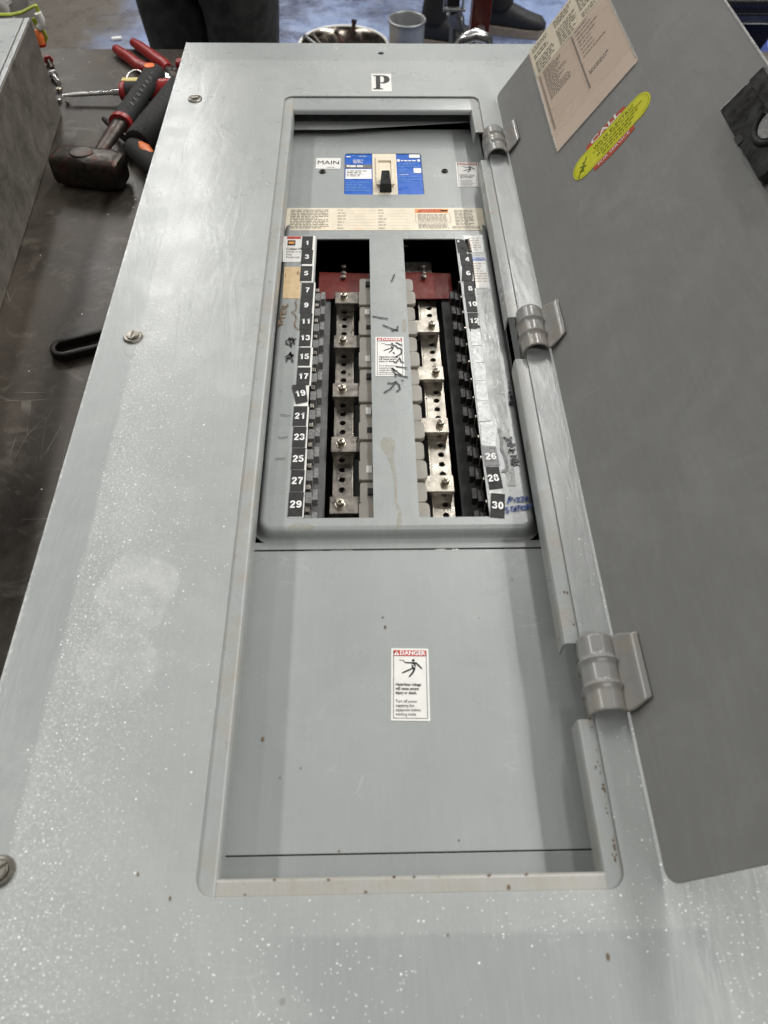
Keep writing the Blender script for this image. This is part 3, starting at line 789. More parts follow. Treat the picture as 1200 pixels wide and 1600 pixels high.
mb.build('white_print', M['white_ink'], br, fix=False)
mb = MB()
for a in ((.05, .95, .08, .30, 6), (.25, .9, .93, .97, 1)):
    x0, y0 = bq(a[0], a[2]); x1, y1 = bq(a[1], a[3]); dashes(mb, x0, x1, y0, y1, a[4], T, rr, thick=.5)
for a in ((.05, .95, .66, .78, 3), (.05, .9, .30, .45, 4), (.05, .4, .52, .62, 2)):
    x0, y0 = rb(a[0], a[2]); x1, y1 = rb(a[1], a[3]); dashes(mb, x0, x1, y0, y1, a[4], T, rr, thick=.4)
mb.build('light_blue_print', M['blue_light'], br, fix=False)
mb = MB(); x0, y0 = bq(.08, .43); x1, y1 = bq(.9, .59); dashes(mb, x0, x1, y0, y1, 4, T2, rr, thick=.4); mb.build('small_print', M['grey_ink'], br, fix=False)

# ---- number labels beside the slots
def number_label(q, z, mat, txt, name='number_label', ink='white_ink', dx=0, size=None, label=None):
    m, W, Hh = bilin(q)
    pts = [Vector((a, b)) for a, b in q]
    c = MB().prism([tuple(p) for p in pts], z, z + .0003).build(name, M[mat], panel)
    if txt:
        T = Matrix.Translation((0, 0, z + .0006)) @ m
        numerals(txt, .0082, T, dx, -.0002).build('lettering', M[ink], c, fix=False)
    if label: c['label'] = label
    return c
LEFT = {1: ((471.9, 370), (488.7, 391)), 3: ((471, 391.6), (488.7, 413)), 5: ((469.5, 416.5), (487.8, 439.7)), 7: ((471.3, 443), (490, 465)), 9: ((469, 465.6), (488.4, 490)),
        11: ((468.6, 490.6), (487.8, 515.5)), 13: ((468, 516), (486, 541.5)), 15: ((466, 544), (485, 572)), 17: ((464, 575), (484.5, 602.5)),
        21: ((458.5, 635.5), (479.6, 666)), 23: ((457.6, 667.4), (478.3, 700)), 25: ((455.7, 701), (476.8, 734)), 27: ((454.3, 735), (475.5, 768.8)), 29: ((450.8, 769.7), (474, 807.8))}
back = []
for n, ((x0, y0), (x1, y1)) in LEFT.items():
    sk = (y1 - y0) * .075
    q = [tuple(P(x, y, ZC)[:2]) for x, y in ((x0 - sk * .5, y1), (x1 - sk * .6, y1), (x1 + sk * .4, y0), (x0 + sk * .5, y0))]
    number_label(q, ZC + .0006, 'blacklabel', str(n))
q = [tuple(P(x, y, ZC)[:2]) for x, y in ((462.2, 632.2), (480.9, 628.5), (477.2, 601), (456.7, 603.2))]
number_label(q, ZC + .0011, 'blacklabel', '19', label='tilted black number label')
# white backing strip peeping out at their right edge
bs = MB()
for (xa, ya, xb, yb) in ((472, 369, 491.5, 441), (471, 442, 490.8, 543), (466, 543.3, 487.8, 603), (460, 603, 482.5, 636), (459, 636, 481.5, 701), (456, 702, 478.5, 775), (452, 776, 475.5, 809)):
    sk = (yb - ya) * .075
    poly = [tuple(P(x, y, ZC)[:2]) for x, y in ((xa - sk * .2, yb), (xb - sk * .45, yb), (xb + sk * .3, ya), (xa + sk * .3, ya))]
    bs.prism(poly, ZC + .0001, ZC + .00035)
bs.build('backing_strip', M['whitelabel'], panel)
RIGHT_L = {4: ((718, 396.7), (737, 396.7), (739, 415.5), (720.5, 416)), 6: ((722, 416.6), (738.8, 416), (738.4, 439.7), (721.5, 440)), 8: ((724, 440.5), (740.3, 440), (742.5, 463), (726, 463.6)),
           10: ((726.5, 464), (743, 463.6), (746.2, 488), (729.6, 488.5)), 12: ((730, 490), (746.8, 489.6), (745.8, 514.5), (733, 514))}
for n, (ul, ur, lr, ll_) in RIGHT_L.items():
    q = [tuple(P(x, y, ZC)[:2]) for x, y in (ll_, lr, ur, ul)]
    number_label(q, ZC + .0006, 'blacklabel', str(n), dx=.001)
q = [tuple(P(x, y, ZC)[:2]) for x, y in ((716, 396), (733, 396), (728.5, 380), (723, 375), (712.5, 374.5))]
number_label(q[:1] + q[1:], ZC + .0006, 'blacklabel', None, label='torn black number label') if False else MB().prism(q, ZC + .0006, ZC + .0009).build('number_label', M['blacklabel'], panel)
RB = {14: ((734, 516), (750, 515.5), (753.5, 540), (737, 541)), 16: ((737.5, 541.6), (753.8, 540.8), (757, 567), (740, 568)), 18: ((740.5, 568.6), (757, 567.6), (760, 595), (742.4, 596)),
      20: ((742.6, 596.6), (759.5, 595.6), (763, 626.5), (745, 627.5)), 22: ((745.5, 628), (762.5, 627), (767, 658.5), (748, 659.5)), 24: ((751, 664), (776.5, 665.5), (774, 698.5), (752, 696.5))}
for n, (ul, ur, lr, ll_) in RB.items():
    q = [tuple(P(x, y, ZC)[:2]) for x, y in (ll_, lr, ur, ul)]
    o = number_label(q, ZC + .0006, 'tape', None, name='glare_label')  # black labels under glare, the glare painted as a pale base colour
q = [tuple(P(x, y, ZC)[:2]) for x, y in ((758, 729), (781, 728), (774.5, 699.6), (753, 698.5))]
number_label(q, ZC + .0006, 'greytape', '26')
q = [tuple(P(x, y, ZC)[:2]) for x, y in ((764.5, 766), (786, 763.5), (779, 729.8), (759, 730.5))]
number_label(q, ZC + .0006, 'greytape' if False else 'blacklabel', '28', dx=-.001)
q = [tuple(P(x, y, ZC)[:2]) for x, y in ((765.5, 808), (788.2, 810), (788.8, 773), (767.3, 771))]
number_label(q, ZC + .0006, 'blacklabel', '30')
# torn scraps and frayed bits along the right strip
rs = random.Random(21)
for k, (x, y) in enumerate(((716, 379), (722, 387), (727, 391), (731, 397), (747, 511), (735, 517))):
    p = P(x, y, ZC); n_ = rs.randint(5, 7); r_ = rs.uniform(.0012, .0030)
    MB().prism([(p.x + r_ * rs.uniform(.5, 1.2) * math.cos(i * 6.283 / n_), p.y + r_ * rs.uniform(.6, 1.6) * math.sin(i * 6.283 / n_)) for i in range(n_)], ZC + .0010, ZC + .0013).build('torn_scrap', M['tape' if k in (0, 3, 8) else 'blacklabel'], panel)
# pale tape band behind right labels
bs = MB(); poly = [tuple(P(x, y, ZC)[:2]) for x, y in ((764, 772), (785, 772), (776, 700), (765, 640), (756, 560), (745.5, 470), (738, 396), (733, 374), (713, 374), (730, 500), (741, 590), (757, 720))]
sheet(poly, ZC + .0001).build('backing_strip', M['tape'], panel)
# glossy clear tape over the hinge side of the cover
poly = [tuple(P(x, y, ZC)[:2]) for x, y in ((806, 760), (792, 640), (776, 520), (768, 452), (744, 452), (750, 520), (763, 620), (778, 664), (786, 700), (792, 760))]
t = NT('clear_packing_tape')
n1 = t.noise(1, 6, .7, t.scaled((300, 90, 60), rot=(0, 0, .5)), dist=.7); n2 = t.noise(60, 5, .65)
t.set(Base_Color=t.mix(t.ramp(n2, .35, .65), (.40, .42, .405), (.52, .53, .51)), Roughness=t.ramp(n2, .3, .7, .15, .32), Normal=t.bump(n1, .4, .0007, t.bump(n2, .3, .0015)), Alpha=t.ramp(t.noise(25, 4, .6), .35, .6, .45, 1.0))
M['cleartape'] = t.m
sheet(poly, ZC + .0001).build('clear_tape', M['cleartape'], panel)

# small stickers on the cover corners
def pxsheet(pts, z, name, mat): return sheet([tuple(P(x, y, z)[:2]) for x, y in pts], z + .0001).build(name, M[mat], panel)
o = pxsheet(((443, 369.5), (492, 369.5), (491, 409.5), (441.5, 409.5)), ZC, 'maker_sticker', 'whitelabel'); o.location.z -= .00005
T = lvl(ZC + .0005)
def lp(x, y, z=ZC): v = P(x, y, z); return v.x, v.y
a, b = lp(448.5, 373.8), lp(470.5, 370); mb = MB(); quad(mb, a[0], b[0], a[1], b[1], T)
a, b = lp(449, 384), lp(462, 376); mb2 = MB(); quad(mb2, a[0], b[0], a[1], b[1], T); mb.build('red_band', M['red_ink'], o, fix=False)
mb2.build('emblem_ground', M['dark_screw'], o, fix=False)
mb = MB(); a, b = lp(451, 381.8), lp(460, 378.2); quad(mb, a[0], b[0], a[1], b[1], lvl(ZC + .0007)); mb.build('emblem_mark', M['orange_ink'], o, fix=False)
x, y = lp(447, 389.5); mb = text_mb('Cutler-Ham', .0058, x, y, T, None, .82, 'LEFT', bold=.02)
for r_, s_ in ((394, '(Made in U.S.'), (398.4, 'Pitts'), (402.5, 'Pittsburgh')):
    x, y = lp(447, r_); text_mb(s_, .0045, x, y, T, mb, .85, 'LEFT')
mb.build('lettering', M['black_ink'], o, fix=False)
o = pxsheet(((444.5, 417.5), (471, 417.5), (468.6, 467), (441.5, 466)), ZC, 'tan_sticker', 'tanlabel')
mb = MB()
x, y = lp(466, 427); text_mb('6', .011, x, y, T, mb, .8); x, y = lp(446, 430); text_mb('(', .009, x, y, T, mb, .8); mb.build('lettering', M['brown_ink'], o, fix=False)
o = pxsheet(((724, 368.5), (752.5, 369), (755, 395), (731, 395)), ZC, 'white_sticker', 'whitelabel')
a, b = lp(733, 393), lp(751, 371); mb = MB(); dashes(mb, a[0], b[0], a[1], b[1], 6, T, rr, wl=(.4, 1.6), thick=.28); mb.build('small_print', M['tan_ink'], o, fix=False)
o = pxsheet(((736.5, 401), (757.5, 401), (763.5, 450), (741.5, 450.5)), ZC, 'notice_sticker', 'whitelabel')
a, b = lp(736.5, 407.5), lp(758, 402); mb = MB(); quad(mb, a[0], b[0], a[1], b[1], T); mb.build('blue_band', M['blue'], o, fix=False)
x, y = lp(748, 404.8); text_mb('NOTICE', .0062, x, y, lvl(ZC + .0008), None, .75, bold=.02).build('lettering', M['white_ink'], o, fix=False)
a, b = lp(742, 442), lp(758.5, 410); mb = MB(); dashes(mb, a[0], b[0], a[1], b[1], 8, T, rr, thick=.28); mb.build('small_print', M['tan_ink'], o, fix=False)

# ---- handwriting (pen strokes measured on the cover)
def pen(strokes, mat, wd, z=ZC, name='handwriting', label=None):
    mb = MB()
    for st in strokes:
        pts = [P(x, y, z) for x, y in st]
        # smooth a little
        fine = []
        for i in range(len(pts) - 1):
            for k in range(3): fine.append(pts[i].lerp(pts[i + 1], k / 3))
        fine.append(pts[-1]); ribbon(mb, fine, wd, lvl(z + .0010))
    o = mb.build(name, M[mat], panel, fix=False)
    if label: o['label'] = label
    return o
def Z5(*p): return [(420 + a / 5.4545, 360 + b / 5.4545) for a, b in p]     # enlargements the strokes were read from
def Z7(*p): return [(420 + a / 5.4545, 590 + b / 5.4545) for a, b in p]
def ZS(*p): return [(560 + a / 7.5, 420 + b / 7.5) for a, b in p]
def Z8(*p): return [(620 + a / 5.0, 590 + b / 5.0) for a, b in p]
pen([Z5((75, 810), (125, 805)), Z5((95, 815), (85, 780), (105, 765), (118, 785), (110, 805)),          # P
     Z5((100, 755), (145, 745)), Z5((110, 752), (98, 735), (105, 722)),                               # r
     Z5((120, 722), (125, 695), (108, 692), (105, 715), (125, 722), (148, 712), (150, 692)),          # e
     Z5((118, 682), (112, 668), (135, 676), (150, 668), (148, 655)), Z5((125, 660), (118, 645), (142, 656), (165, 650), (160, 632))], 'brown_ink', .0014, label='brown handwritten word')
pen([Z5((240, 590), (228, 620), (240, 650), (232, 685), (195, 702), (225, 720), (238, 755), (220, 800), (235, 835), (262, 850))], 'brown_ink', .0010)
pen([Z5((175, 915), (195, 1000)), Z5((145, 955), (170, 930), (215, 940), (235, 925)), Z5((145, 965), (185, 985), (215, 945), (200, 920), (175, 940)), Z5((205, 930), (222, 975))], 'marker', .0017)
pen([Z5((190, 1040), (150, 1125)), Z5((185, 1045), (205, 1125)), Z5((145, 1085), (175, 1060), (215, 1075)), Z5((145, 1100), (180, 1095), (210, 1060))], 'marker', .0017)
pen([Z7((100, 320), (185, 328)), Z7((85, 512), (120, 516), (165, 505)), Z7((60, 696), (145, 690))], 'graphite', .0009)
pen([ZS((425, 70), (388, 155)), ZS((165, 560), (240, 578), (345, 590)), ZS((285, 665), (400, 712), (470, 730)), ZS((462, 678), (455, 715), (388, 735))], 'marker', .0015)
pen([ZS((440, 870), (480, 890), (510, 905)), ZS((430, 905), (470, 945)), ZS((480, 930), (508, 958), (502, 1000), (440, 1040)), ZS((405, 985), (425, 1000)),
     ZS((415, 1095), (440, 1110), (485, 1048), (500, 1100), (535, 1105)), ZS((435, 1150), (570, 1170)),
     ZS((395, 1170), (430, 1240), (580, 1278)), ZS((395, 1170), (500, 1250)), ZS((430, 1240), (440, 1275)), ZS((505, 1312), (530, 1318)),
     ZS((340, 1345), (400, 1350), (450, 1325)), ZS((300, 1458), (380, 1410), (440, 1335), (480, 1370), (485, 1420), (445, 1445))], 'marker', .0015, label='black marker scrawl down the centre strip')
pen([Z8((895, 685), (950, 680)), Z8((900, 660), (950, 655)), Z8((895, 640), (940, 630)), Z8((895, 640), (898, 685)),   # m
     Z8((885, 622), (935, 612)), Z8((868, 590), (925, 560)), Z8((875, 560), (915, 590)), Z8((890, 530), (892, 505), (870, 510), (868, 535), (900, 540), (920, 520)),
     Z8((830, 470), (880, 490), (895, 470)), Z8((865, 485), (850, 500))], 'marker', .0022, label='black handwritten word mixer')
pen([Z8((795, 400), (815, 480), (820, 560), (850, 640), (862, 700), (840, 735), (818, 730))], 'graphite', .0023)
pen([Z8((880, 218), (905, 215), (908, 195), (882, 195), (880, 218)), Z8((885, 178), (905, 170), (895, 150), (878, 160)), Z8((870, 120), (895, 118)), Z8((868, 72), (880, 74)), Z8((865, 35), (878, 33))], 'marker', .0023)
pz = [Z8((865, 990), (880, 935)), Z8((868, 960), (885, 935), (905, 945), (880, 968)), Z8((922, 950), (918, 975)), Z8((930, 945), (960, 940), (938, 975), (965, 970)),
      Z8((965, 940), (992, 935), (972, 970), (995, 968)), Z8((1000, 968), (1018, 928), (1025, 965)), Z8((1005, 955), (1024, 950)),
      Z8((872, 1020), (850, 1022), (855, 1038), (875, 1040), (870, 1058), (850, 1058)), Z8((885, 1018), (910, 1012)), Z8((898, 1015), (895, 1052)),
      Z8((912, 1050), (925, 1008), (935, 1045)), Z8((918, 1035), (932, 1032)), Z8((935, 1010), (965, 1003)), Z8((950, 1006), (950, 1045)), Z8((972, 1004), (972, 1040)),
      Z8((985, 1008), (980, 1030), (998, 1038), (1008, 1015), (990, 1003)), Z8((1015, 1035), (1018, 995), (1038, 1028), (1045, 985))]
pen(pz, 'blue_ink', .0014, label='blue handwritten words pizza station')
# dried drip down the strip
def drip(pts, name='drip_stain', z=ZC, h=.0003):
    L_ = [P(x - w_, y, z) for x, y, w_ in pts]; R_ = [P(x + w_, y, z) for x, y, w_ in pts]
    vs = [(p.x, p.y, z + h) for p in L_] + [(p.x, p.y, z + h) for p in R_]; n = len(pts)
    MB().add(vs, [(i, i + 1, n + i + 1, n + i) for i in range(n - 1)]).build(name, M['stain'], panel, fix=False)
drip([(604, 682, 4), (606, 690, 12), (606, 700, 11), (608, 708, 7), (610, 716, 5), (613, 725, 4), (616, 740, 3.2), (618, 756, 3), (618, 772, 2.6), (618, 785, 2.5), (622, 793, 3), (625, 802, 3.4), (624, 815, 3.6), (622, 828, 3.2)])
drip([(622, 829.5, 3.2), (619, 835, 4), (617, 841, 5)], z=ZC - .003, h=.0045) if False else None
drip([(632, 499, 2), (631, 505, 4), (632, 512, 4), (631, 520, 2)])
drip([(470, 818, 12), (472, 823, 20), (470, 827, 18)])
# rust flecks on the lower plate
mb = MB()
for x, y, r in ((411, 1155, .0013), (602, 980, .0011), (598, 965, .0006), (438, 1215, .0005), (717, 1313, .0005), (795, 1386, .0011), (530, 1330, .0006), (470, 1200, .0004), (800, 905, .0005)):
    p = P(x, y, ZL if y < 1380 else -.0024)
    mb.prism([(p.x + r * math.cos(a_) * random.uniform(.7, 1.2), p.y + r * 1.3 * math.sin(a_)) for a_ in (0, 1, 2, 3, 4, 5.2)], p.z + .0001, p.z + .0007)
tag(mb.build('rust_flecks', M['rustdot'], panel), kind='stuff')
mb = MB()
for x, y, r in ((950, 1495, .0016), (216, 1366, .0009), (748, 966, 0.0005), (266, 1404, .0011), (700, 1461, .0006)):
    p = P(x, y, 0); mb.prism([(p.x + r * .5 * math.cos(a_), p.y + r * 1.3 * math.sin(a_)) for a_ in (0, 1, 2, 3, 4, 5.2)], .0001, .0007)
tag(mb.build('rust_flecks', M['rustdot'], panel), kind='stuff')
# embossed knockout mark
p = P(639, 833, ZC - .003)

# ---- interior of the two slots
ZX = -.055
LCY = [.4174 + .0733 * k for k in range(5)]; RCY = [.4415 + .0733 * k for k in range(5)]
def crossbar(x0, x1, y, sx_, mat):
    o = MB().box(x0, x1, y - .0098, y + .0098, ZX - .0045, ZX).build('crossbar', M[mat], panel, bevel=.0007)
    MB().box(x0 + .001, x1 - .001, y - .0085, y + .0085, ZX - .0135, ZX - .0046).build('spacer', M['tin_dark'], o)
    T = Matrix.Translation((sx_, y, ZX))
    s = MB().lathe([(.0046, 0), (.0046, .0012), (.0040, .0014), (.0039, .0040), (.0033, .0050), (.0012, .0054)], 18, T)
    s.build('bar_screw', M['screw'], o, smooth=40)
    c = MB(); c.box(-.0024, .0024, -.0005, .0005, .0052, .0056, T @ Matrix.Rotation(.5, 4, 'Z')); c.box(-.0005, .0005, -.0024, .0024, .0052, .0057, T @ Matrix.Rotation(.5, 4, 'Z'))
    c.build('cross_slot', M['dark_screw'], o)
for i, y in enumerate(LCY): crossbar(-.0345, .018, y, -.0245, 'tin_dark')  # darker tin paints in the missing lamp reflection on this side
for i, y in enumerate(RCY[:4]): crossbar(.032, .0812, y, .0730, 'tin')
for bx, n_ in ((-.0232, 'L'), (.0722, 'R')):
    holes = []; y = .372 if n_ == 'L' else .378
    while y < .725:
        c_ = bx + (-.0008 if n_ == 'L' else .0008); holes.append(circle(c_, y, .0029, 12)); y += .01222
    hi = .726 if n_ == 'L' else .738
    MB().plate([(bx - .0098, .34), (bx + .0098, .34), (bx + .0098, hi), (bx - .0098, hi)], holes, ZX - .0175, ZX - .0137).build('bus_bar', M['tin_dark' if n_ == 'L' else 'tin'], panel, bevel=.0005)
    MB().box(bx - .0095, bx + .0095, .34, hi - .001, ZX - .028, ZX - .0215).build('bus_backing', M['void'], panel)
    # bright rolled edge of the bar
    xx = bx + .0085 if n_ == 'L' else bx - .0115
    MB().box(xx, xx + .0016, .345, hi - .005, ZX - .0136, ZX - .0122).build('bar_rib', M['tin'], panel, bevel=.0003)
# top lug plates and the red insulators
for x0, x1, sx_, lx in ((-.0540, .0045, -.0255, None), (.0455, .1010, .0690, (.046, .080))):
    MB().prism([(x0, .700), (x0 + .006, .716), (x1, .716), (x1, .762), (x0, .765)], -.0625, -.0610).build('red_insulator', M['red_insul'], panel)
    if lx: MB().box(lx[0], lx[1], .7635, .790, -.0680, -.0650).build('lug_plate', M['tin_dark'], panel, bevel=.0006)
    for k in range(3):
        MB().lathe([(.0032, 0), (.0032, .004), (.001, .005)], 14, Matrix.Translation((sx_, .752 + .012 * k, -.0608 if k < 1 else -.0646))).build('lug_screw', M['tin_dark'], panel, smooth=40)
MB().tube([(.047, .815, -.06), (.054, .812, -.058)], .003, 10).build('lug_screw', M['screw'], panel, smooth=40)
# white scalloped insulator under the centre strip
zi = -.044
mb = MB().box(.006, .044, .36, .735, zi - .02, zi - .006); mb.build('insulator_spine', M['ivory'], panel)
for k in range(15):
    y = .3755 + .0247 * k; ex = .0030 if k % 2 else 0
    for s in (-1, 1):
        x0 = .025 + s * .010; x1 = (.0545 + ex * .5) if s > 0 else (-.0065 - ex * .3)
        xa, xb = min(x0, x1), max(x0, x1)
        o = MB().prism(rrect(xa, xb, y - (.0120 if s < 0 else .0114), y + (.0120 if s < 0 else .0114), .0028 if s < 0 else .005, 4, (s < 0, s > 0, s > 0, s < 0)), zi - .0055, zi - (.0000 if k % 2 else .0022)).build('insulator_tab', M['ivory'], panel, bevel=.001)
        if s < 0:
            cx = .0005
            if k % 3 == 2: MB().box(cx, cx + .0050, y - .004, y + .003, zi - .0018, zi + .0004).build('tab_window', M['void'], o)
            elif k % 3 == 0: MB().box(cx - .001, cx + .0045, y - .0045, y + .0045, zi - .003, zi + .0008).build('tab_clip', M['whitelabel'], o, bevel=.0006)
# breaker hooks along the outer sides (a stepped pair per breaker), galvanised / dark rails
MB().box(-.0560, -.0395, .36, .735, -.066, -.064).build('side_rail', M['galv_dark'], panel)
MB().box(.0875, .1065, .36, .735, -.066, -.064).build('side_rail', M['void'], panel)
hb1 = MB(); zk = -.040
for k in range(13):
    y = .3915 + .0253 * k
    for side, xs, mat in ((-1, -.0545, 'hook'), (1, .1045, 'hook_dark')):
        s = -side
        def bxs(a, b): return (min(xs + s * a, xs + s * b), max(xs + s * a, xs + s * b))
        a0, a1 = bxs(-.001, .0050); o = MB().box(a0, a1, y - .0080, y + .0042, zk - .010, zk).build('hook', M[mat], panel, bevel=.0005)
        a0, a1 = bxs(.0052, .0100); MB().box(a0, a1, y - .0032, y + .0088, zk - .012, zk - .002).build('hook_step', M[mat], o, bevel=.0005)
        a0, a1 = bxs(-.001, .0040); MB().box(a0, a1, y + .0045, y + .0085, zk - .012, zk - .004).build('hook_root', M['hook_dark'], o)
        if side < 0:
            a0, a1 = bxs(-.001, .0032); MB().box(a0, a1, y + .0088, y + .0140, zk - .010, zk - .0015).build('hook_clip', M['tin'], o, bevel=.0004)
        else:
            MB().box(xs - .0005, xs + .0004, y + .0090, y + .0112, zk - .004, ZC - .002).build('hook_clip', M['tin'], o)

# ---------------------------------------------------------------- DOOR
HX, HZ = .1785, .004
wv = Vector((.5503, 0, .8346)).normalized(); nv = Vector((-wv.z, 0, wv.x))
DT = Matrix.Identity(4)
DT.col[0][:3] = wv; DT.col[1][:3] = (0, 1, 0); DT.col[2][:3] = nv; DT.col[3][:3] = (HX, 0, HZ)
DU = .2645
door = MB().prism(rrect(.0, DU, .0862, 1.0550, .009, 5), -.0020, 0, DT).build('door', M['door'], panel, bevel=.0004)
mb = MB(); mb.prism([(DU - .0004, .096), (DU + .0010, .096), (DU + .0010, 1.045), (DU - .0004, 1.045)], -.0012, .0006, DT); mb.build('worn_edge', M['edge'], door)
def DL(h): return DT @ Matrix.Translation((0, 0, h))
# directory card in its sleeve
card = MB().prism(rrect(.0640, .1790, .8145, 1.0535, .004, 3), .0002, .0008, DT).build('directory_card', M['card'], panel)
MB().prism([(.0655, .985), (.1770, .985), (.1770, 1.0565), (.0655, 1.0565)], .0009, .0012, DT).build('upper_fold', M['card_top'], card)
mb = MB()
mb.prism([(.0640, .822), (.0652, .822), (.0652, 1.01), (.0640, 1.01)], .0009, .0015, DT); mb.prism([(.1778, .822), (.1790, .822), (.1790, 1.05), (.1778, 1.05)], .0009, .0015, DT)
mb.prism([(.068, .8145), (.175, .8145), (.175, .8156), (.068, .8156)], .0009, .0014, DT)
mb.build('sleeve_edge', M['edge'], card)
rr = random.Random(11)
tl = MB(); T = DL(.0011); T2 = DL(.0016)
for i in range(31):
    y = .853 + i * .00435
    quad(tl, .0665, .1765, y, y + .00028, T)
quad(tl, .0665, .1765, .8465, .8470, T); quad(tl, .120, .1205, .851, .985, T)
tl.build('ruled_lines', M['tan_ink'], card, fix=False)
dk = MB()
for i in range(29):
    y = .8575 + i * .00435
    quad(dk, .0685, .0712, y - .0011, y + .0009, T); quad(dk, .1222, .1248, y - .0011, y + .0009, T)
    if 13 <= i: dashes(dk, .0755, .0755 + rr.uniform(.016, .034), y - .0017, y + .0017, 1, T, rr, 1, 1, .5, (.5, 1.4))
    if i > 12 and i % 2 == 0 or 4 < i < 7: dashes(dk, .1285, .1285 + rr.uniform(.014, .036), y - .0017, y + .0017, 1, T, rr, 1, 1, .5, (.5, 1.4))
dashes(dk, .078, .078, .86, .87, 1, T, rr)
for i in range(11):
    y = .990 + i * .0058
    for xa in (.070, .108, .144):
        if rr.random() < .85: dashes(dk, xa, xa + rr.uniform(.020, .031), y - .0022, y + .0022, 1, T2, rr, 1, 1, .5, (.4, 1.2))
dk.build('small_print', M['card_ink'], card, fix=False)
# contractor's sticker
stk = MB().prism(rrect(.0745, .1755, .7355, .7685, .0155, 6), .0002, .0006, DT).build('contractor_sticker', M['yellow'], panel)
mb = MB(); mb9 = MB(); mb.prism([(.0975, .7680), (.1500, .7680), (.1490, .7745), (.136, .7752), (.120, .7772), (.106, .7760), (.0975, .7745)], .00015, .00045, DT)
mb9.prism([(.0985, .7360), (.0985, .7290), (.120, .7262), (.135, .7268), (.1505, .7290), (.1505, .7360)], .00015, .00045, DT)
mb.build('red_border', M['brick_red'], stk); mb9.build('red_border', M['brick_red'], stk)
mb = text_mb('CALL', .0105, .1235, .7722, DL(.0007), None, 1.6, bold=.02); text_mb('FOR SERVICE', .0062, .1245, .7318, DL(.0007), mb, 1.15)
mb.build('lettering', M['white_ink'], stk, fix=False)
T = DL(.0009)
mb = text_mb('WILSE ELECTRIC', .0074, .1315, .7600, T, None, .98, bold=.008)
dashes(mb, .103, .166, .7535, .7565, 1, T, rr, 1, 1, .3, (.6, 1.8)); dashes(mb, .108, .160, .7490, .7520, 1, T, rr, 1, 1, .5); dashes(mb, .106, .154, .7445, .7475, 1, T, rr, 1, 1, .5); dashes(mb, .112, .150, .7400, .743, 1, T, rr, 1, 1, .5)
# little running figure emblem
def em(*p): ribbon(mb, [(.079 + a * .018, .741 + b * .018) for a, b in p], .0013, T)
em((0, 0), (.3, .35), (.55, .6), (.9, 1.05)); em((.3, .75), (.55, .6), (.75, .35)); em((.2, .45), (.45, .35), (.5, .1)); em((.5, .85), (.75, .8)); em((.35, .25), (.6, .5), (.4, .6))
o_ = rrect(.0765, .1735, .7375, .7665, .0140, 6)
ribbon(mb, o_ + [o_[0]], .0003, T)
mb.build('black_lettering', M['yellow_ink'], stk, fix=False)
# latch: black moulded catch near the free edge
la = MB()
la.prism(rrect(.2220, .2560, .5290, .6315, .002, 3), .0003, .010, DT)
latch = la.build('latch', M['black_plastic'], panel, bevel=.0012)
MB().prism(rrect(.2500, .2640, .560, .6285, .002, 2), .0102, .0135, DT).build('latch_step', M['black_plastic'], latch, bevel=.001)
MB().prism([(.2225, .6310), (.2470, .6310), (.2470, .6318), (.2225, .6318)], .007, .0106, DT).build('latch_edge', M['edge'], latch)
MB().prism(rrect(.2212, .2265, .578, .588, .0005, 1), .004, .0108, DT).build('latch_notch', M['void'], latch)
mb = MB(); c_ = (.2500, .5680)
pts = [(c_[0] + .0165 * math.cos(a_), c_[1] + .018 * math.sin(a_), .0108) for a_ in [R(100 + i * 12) for i in range(16)]]
mb.tube([DT @ Vector(p_) for p_ in pts], .0022, 8); mb.build('latch_ring', M['rubber'], latch, smooth=60)
MB().prism(circle(c_[0], c_[1], .0135, 20), .0102, .0112, DT).build('latch_lever', M['hook'], latch, bevel=.0005)

# hinges: a curved knuckle rising out of the opening over the trim edge, with a leaf lying on the door
def hinge(y0, y1):
    # profile in x,z : arc from inside the opening, over, down to the hinge edge of the door, then leaf along the door
    prof = []
    cx, cz, r = .1645, .0005, .0118
    for i in range(13):
        a = R(205 - i * (205 - 28) / 12); prof.append((cx + r * math.cos(a), cz + r * math.sin(a)))
    prof = [(prof[0][0] + .0005, -.014)] + prof
    base = Vector((HX, 0, HZ)) + nv * .0030
    for u in (.0035, .008):
        p = base + wv * u; prof.append((p.x, p.z))
    lf = [(base + nv * -.0012 + wv * u) for u in (.014, .022)]
    NR = 40
    mb = MB(); vs = []; fs = []
    allp = prof + [(p.x, p.z) for p in lf]
    n = len(allp); rows = 30
    rib = [y0 + (y1 - y0) * .33, y0 + (y1 - y0) * .67]
    for j in range(rows + 1):
        y = y0 + (y1 - y0) * j / rows
        for i, (x, z) in enumerate(allp):
            yy = y
            if i >= n - 2:  # leaf tapers a little
                f = .16 * (i - (n - 3)) / 2
                yy = y0 + (y1 - y0) * (f * .5 + (1 - f) * j / rows)
            b = sum(.0022 * math.exp(-((y - rb_) / .0016) ** 2) for rb_ in rib)
            k = 1 if 1 <= i < n - 3 else 0
            if k:
                d = Vector((x - cx, z - cz)); 
                if d.length > 0: d.normalize(); x += d.x * b; z += d.y * b
            vs.append((x, yy, z))
    for j in range(rows):
        for i in range(n - 1): fs.append((j * n + i, j * n + i + 1, (j + 1) * n + i + 1, (j + 1) * n + i))
    mb.add(vs, fs)
    o = mb.build('hinge', M['hinge'], panel, smooth=70)
    s = o.modifiers.new('solid', 'SOLIDIFY'); s.thickness = .0014; s.offset = -1
    return o
hinge(.9060, .9620); hinge(.5555, .6130); hinge(.1935, .2505)

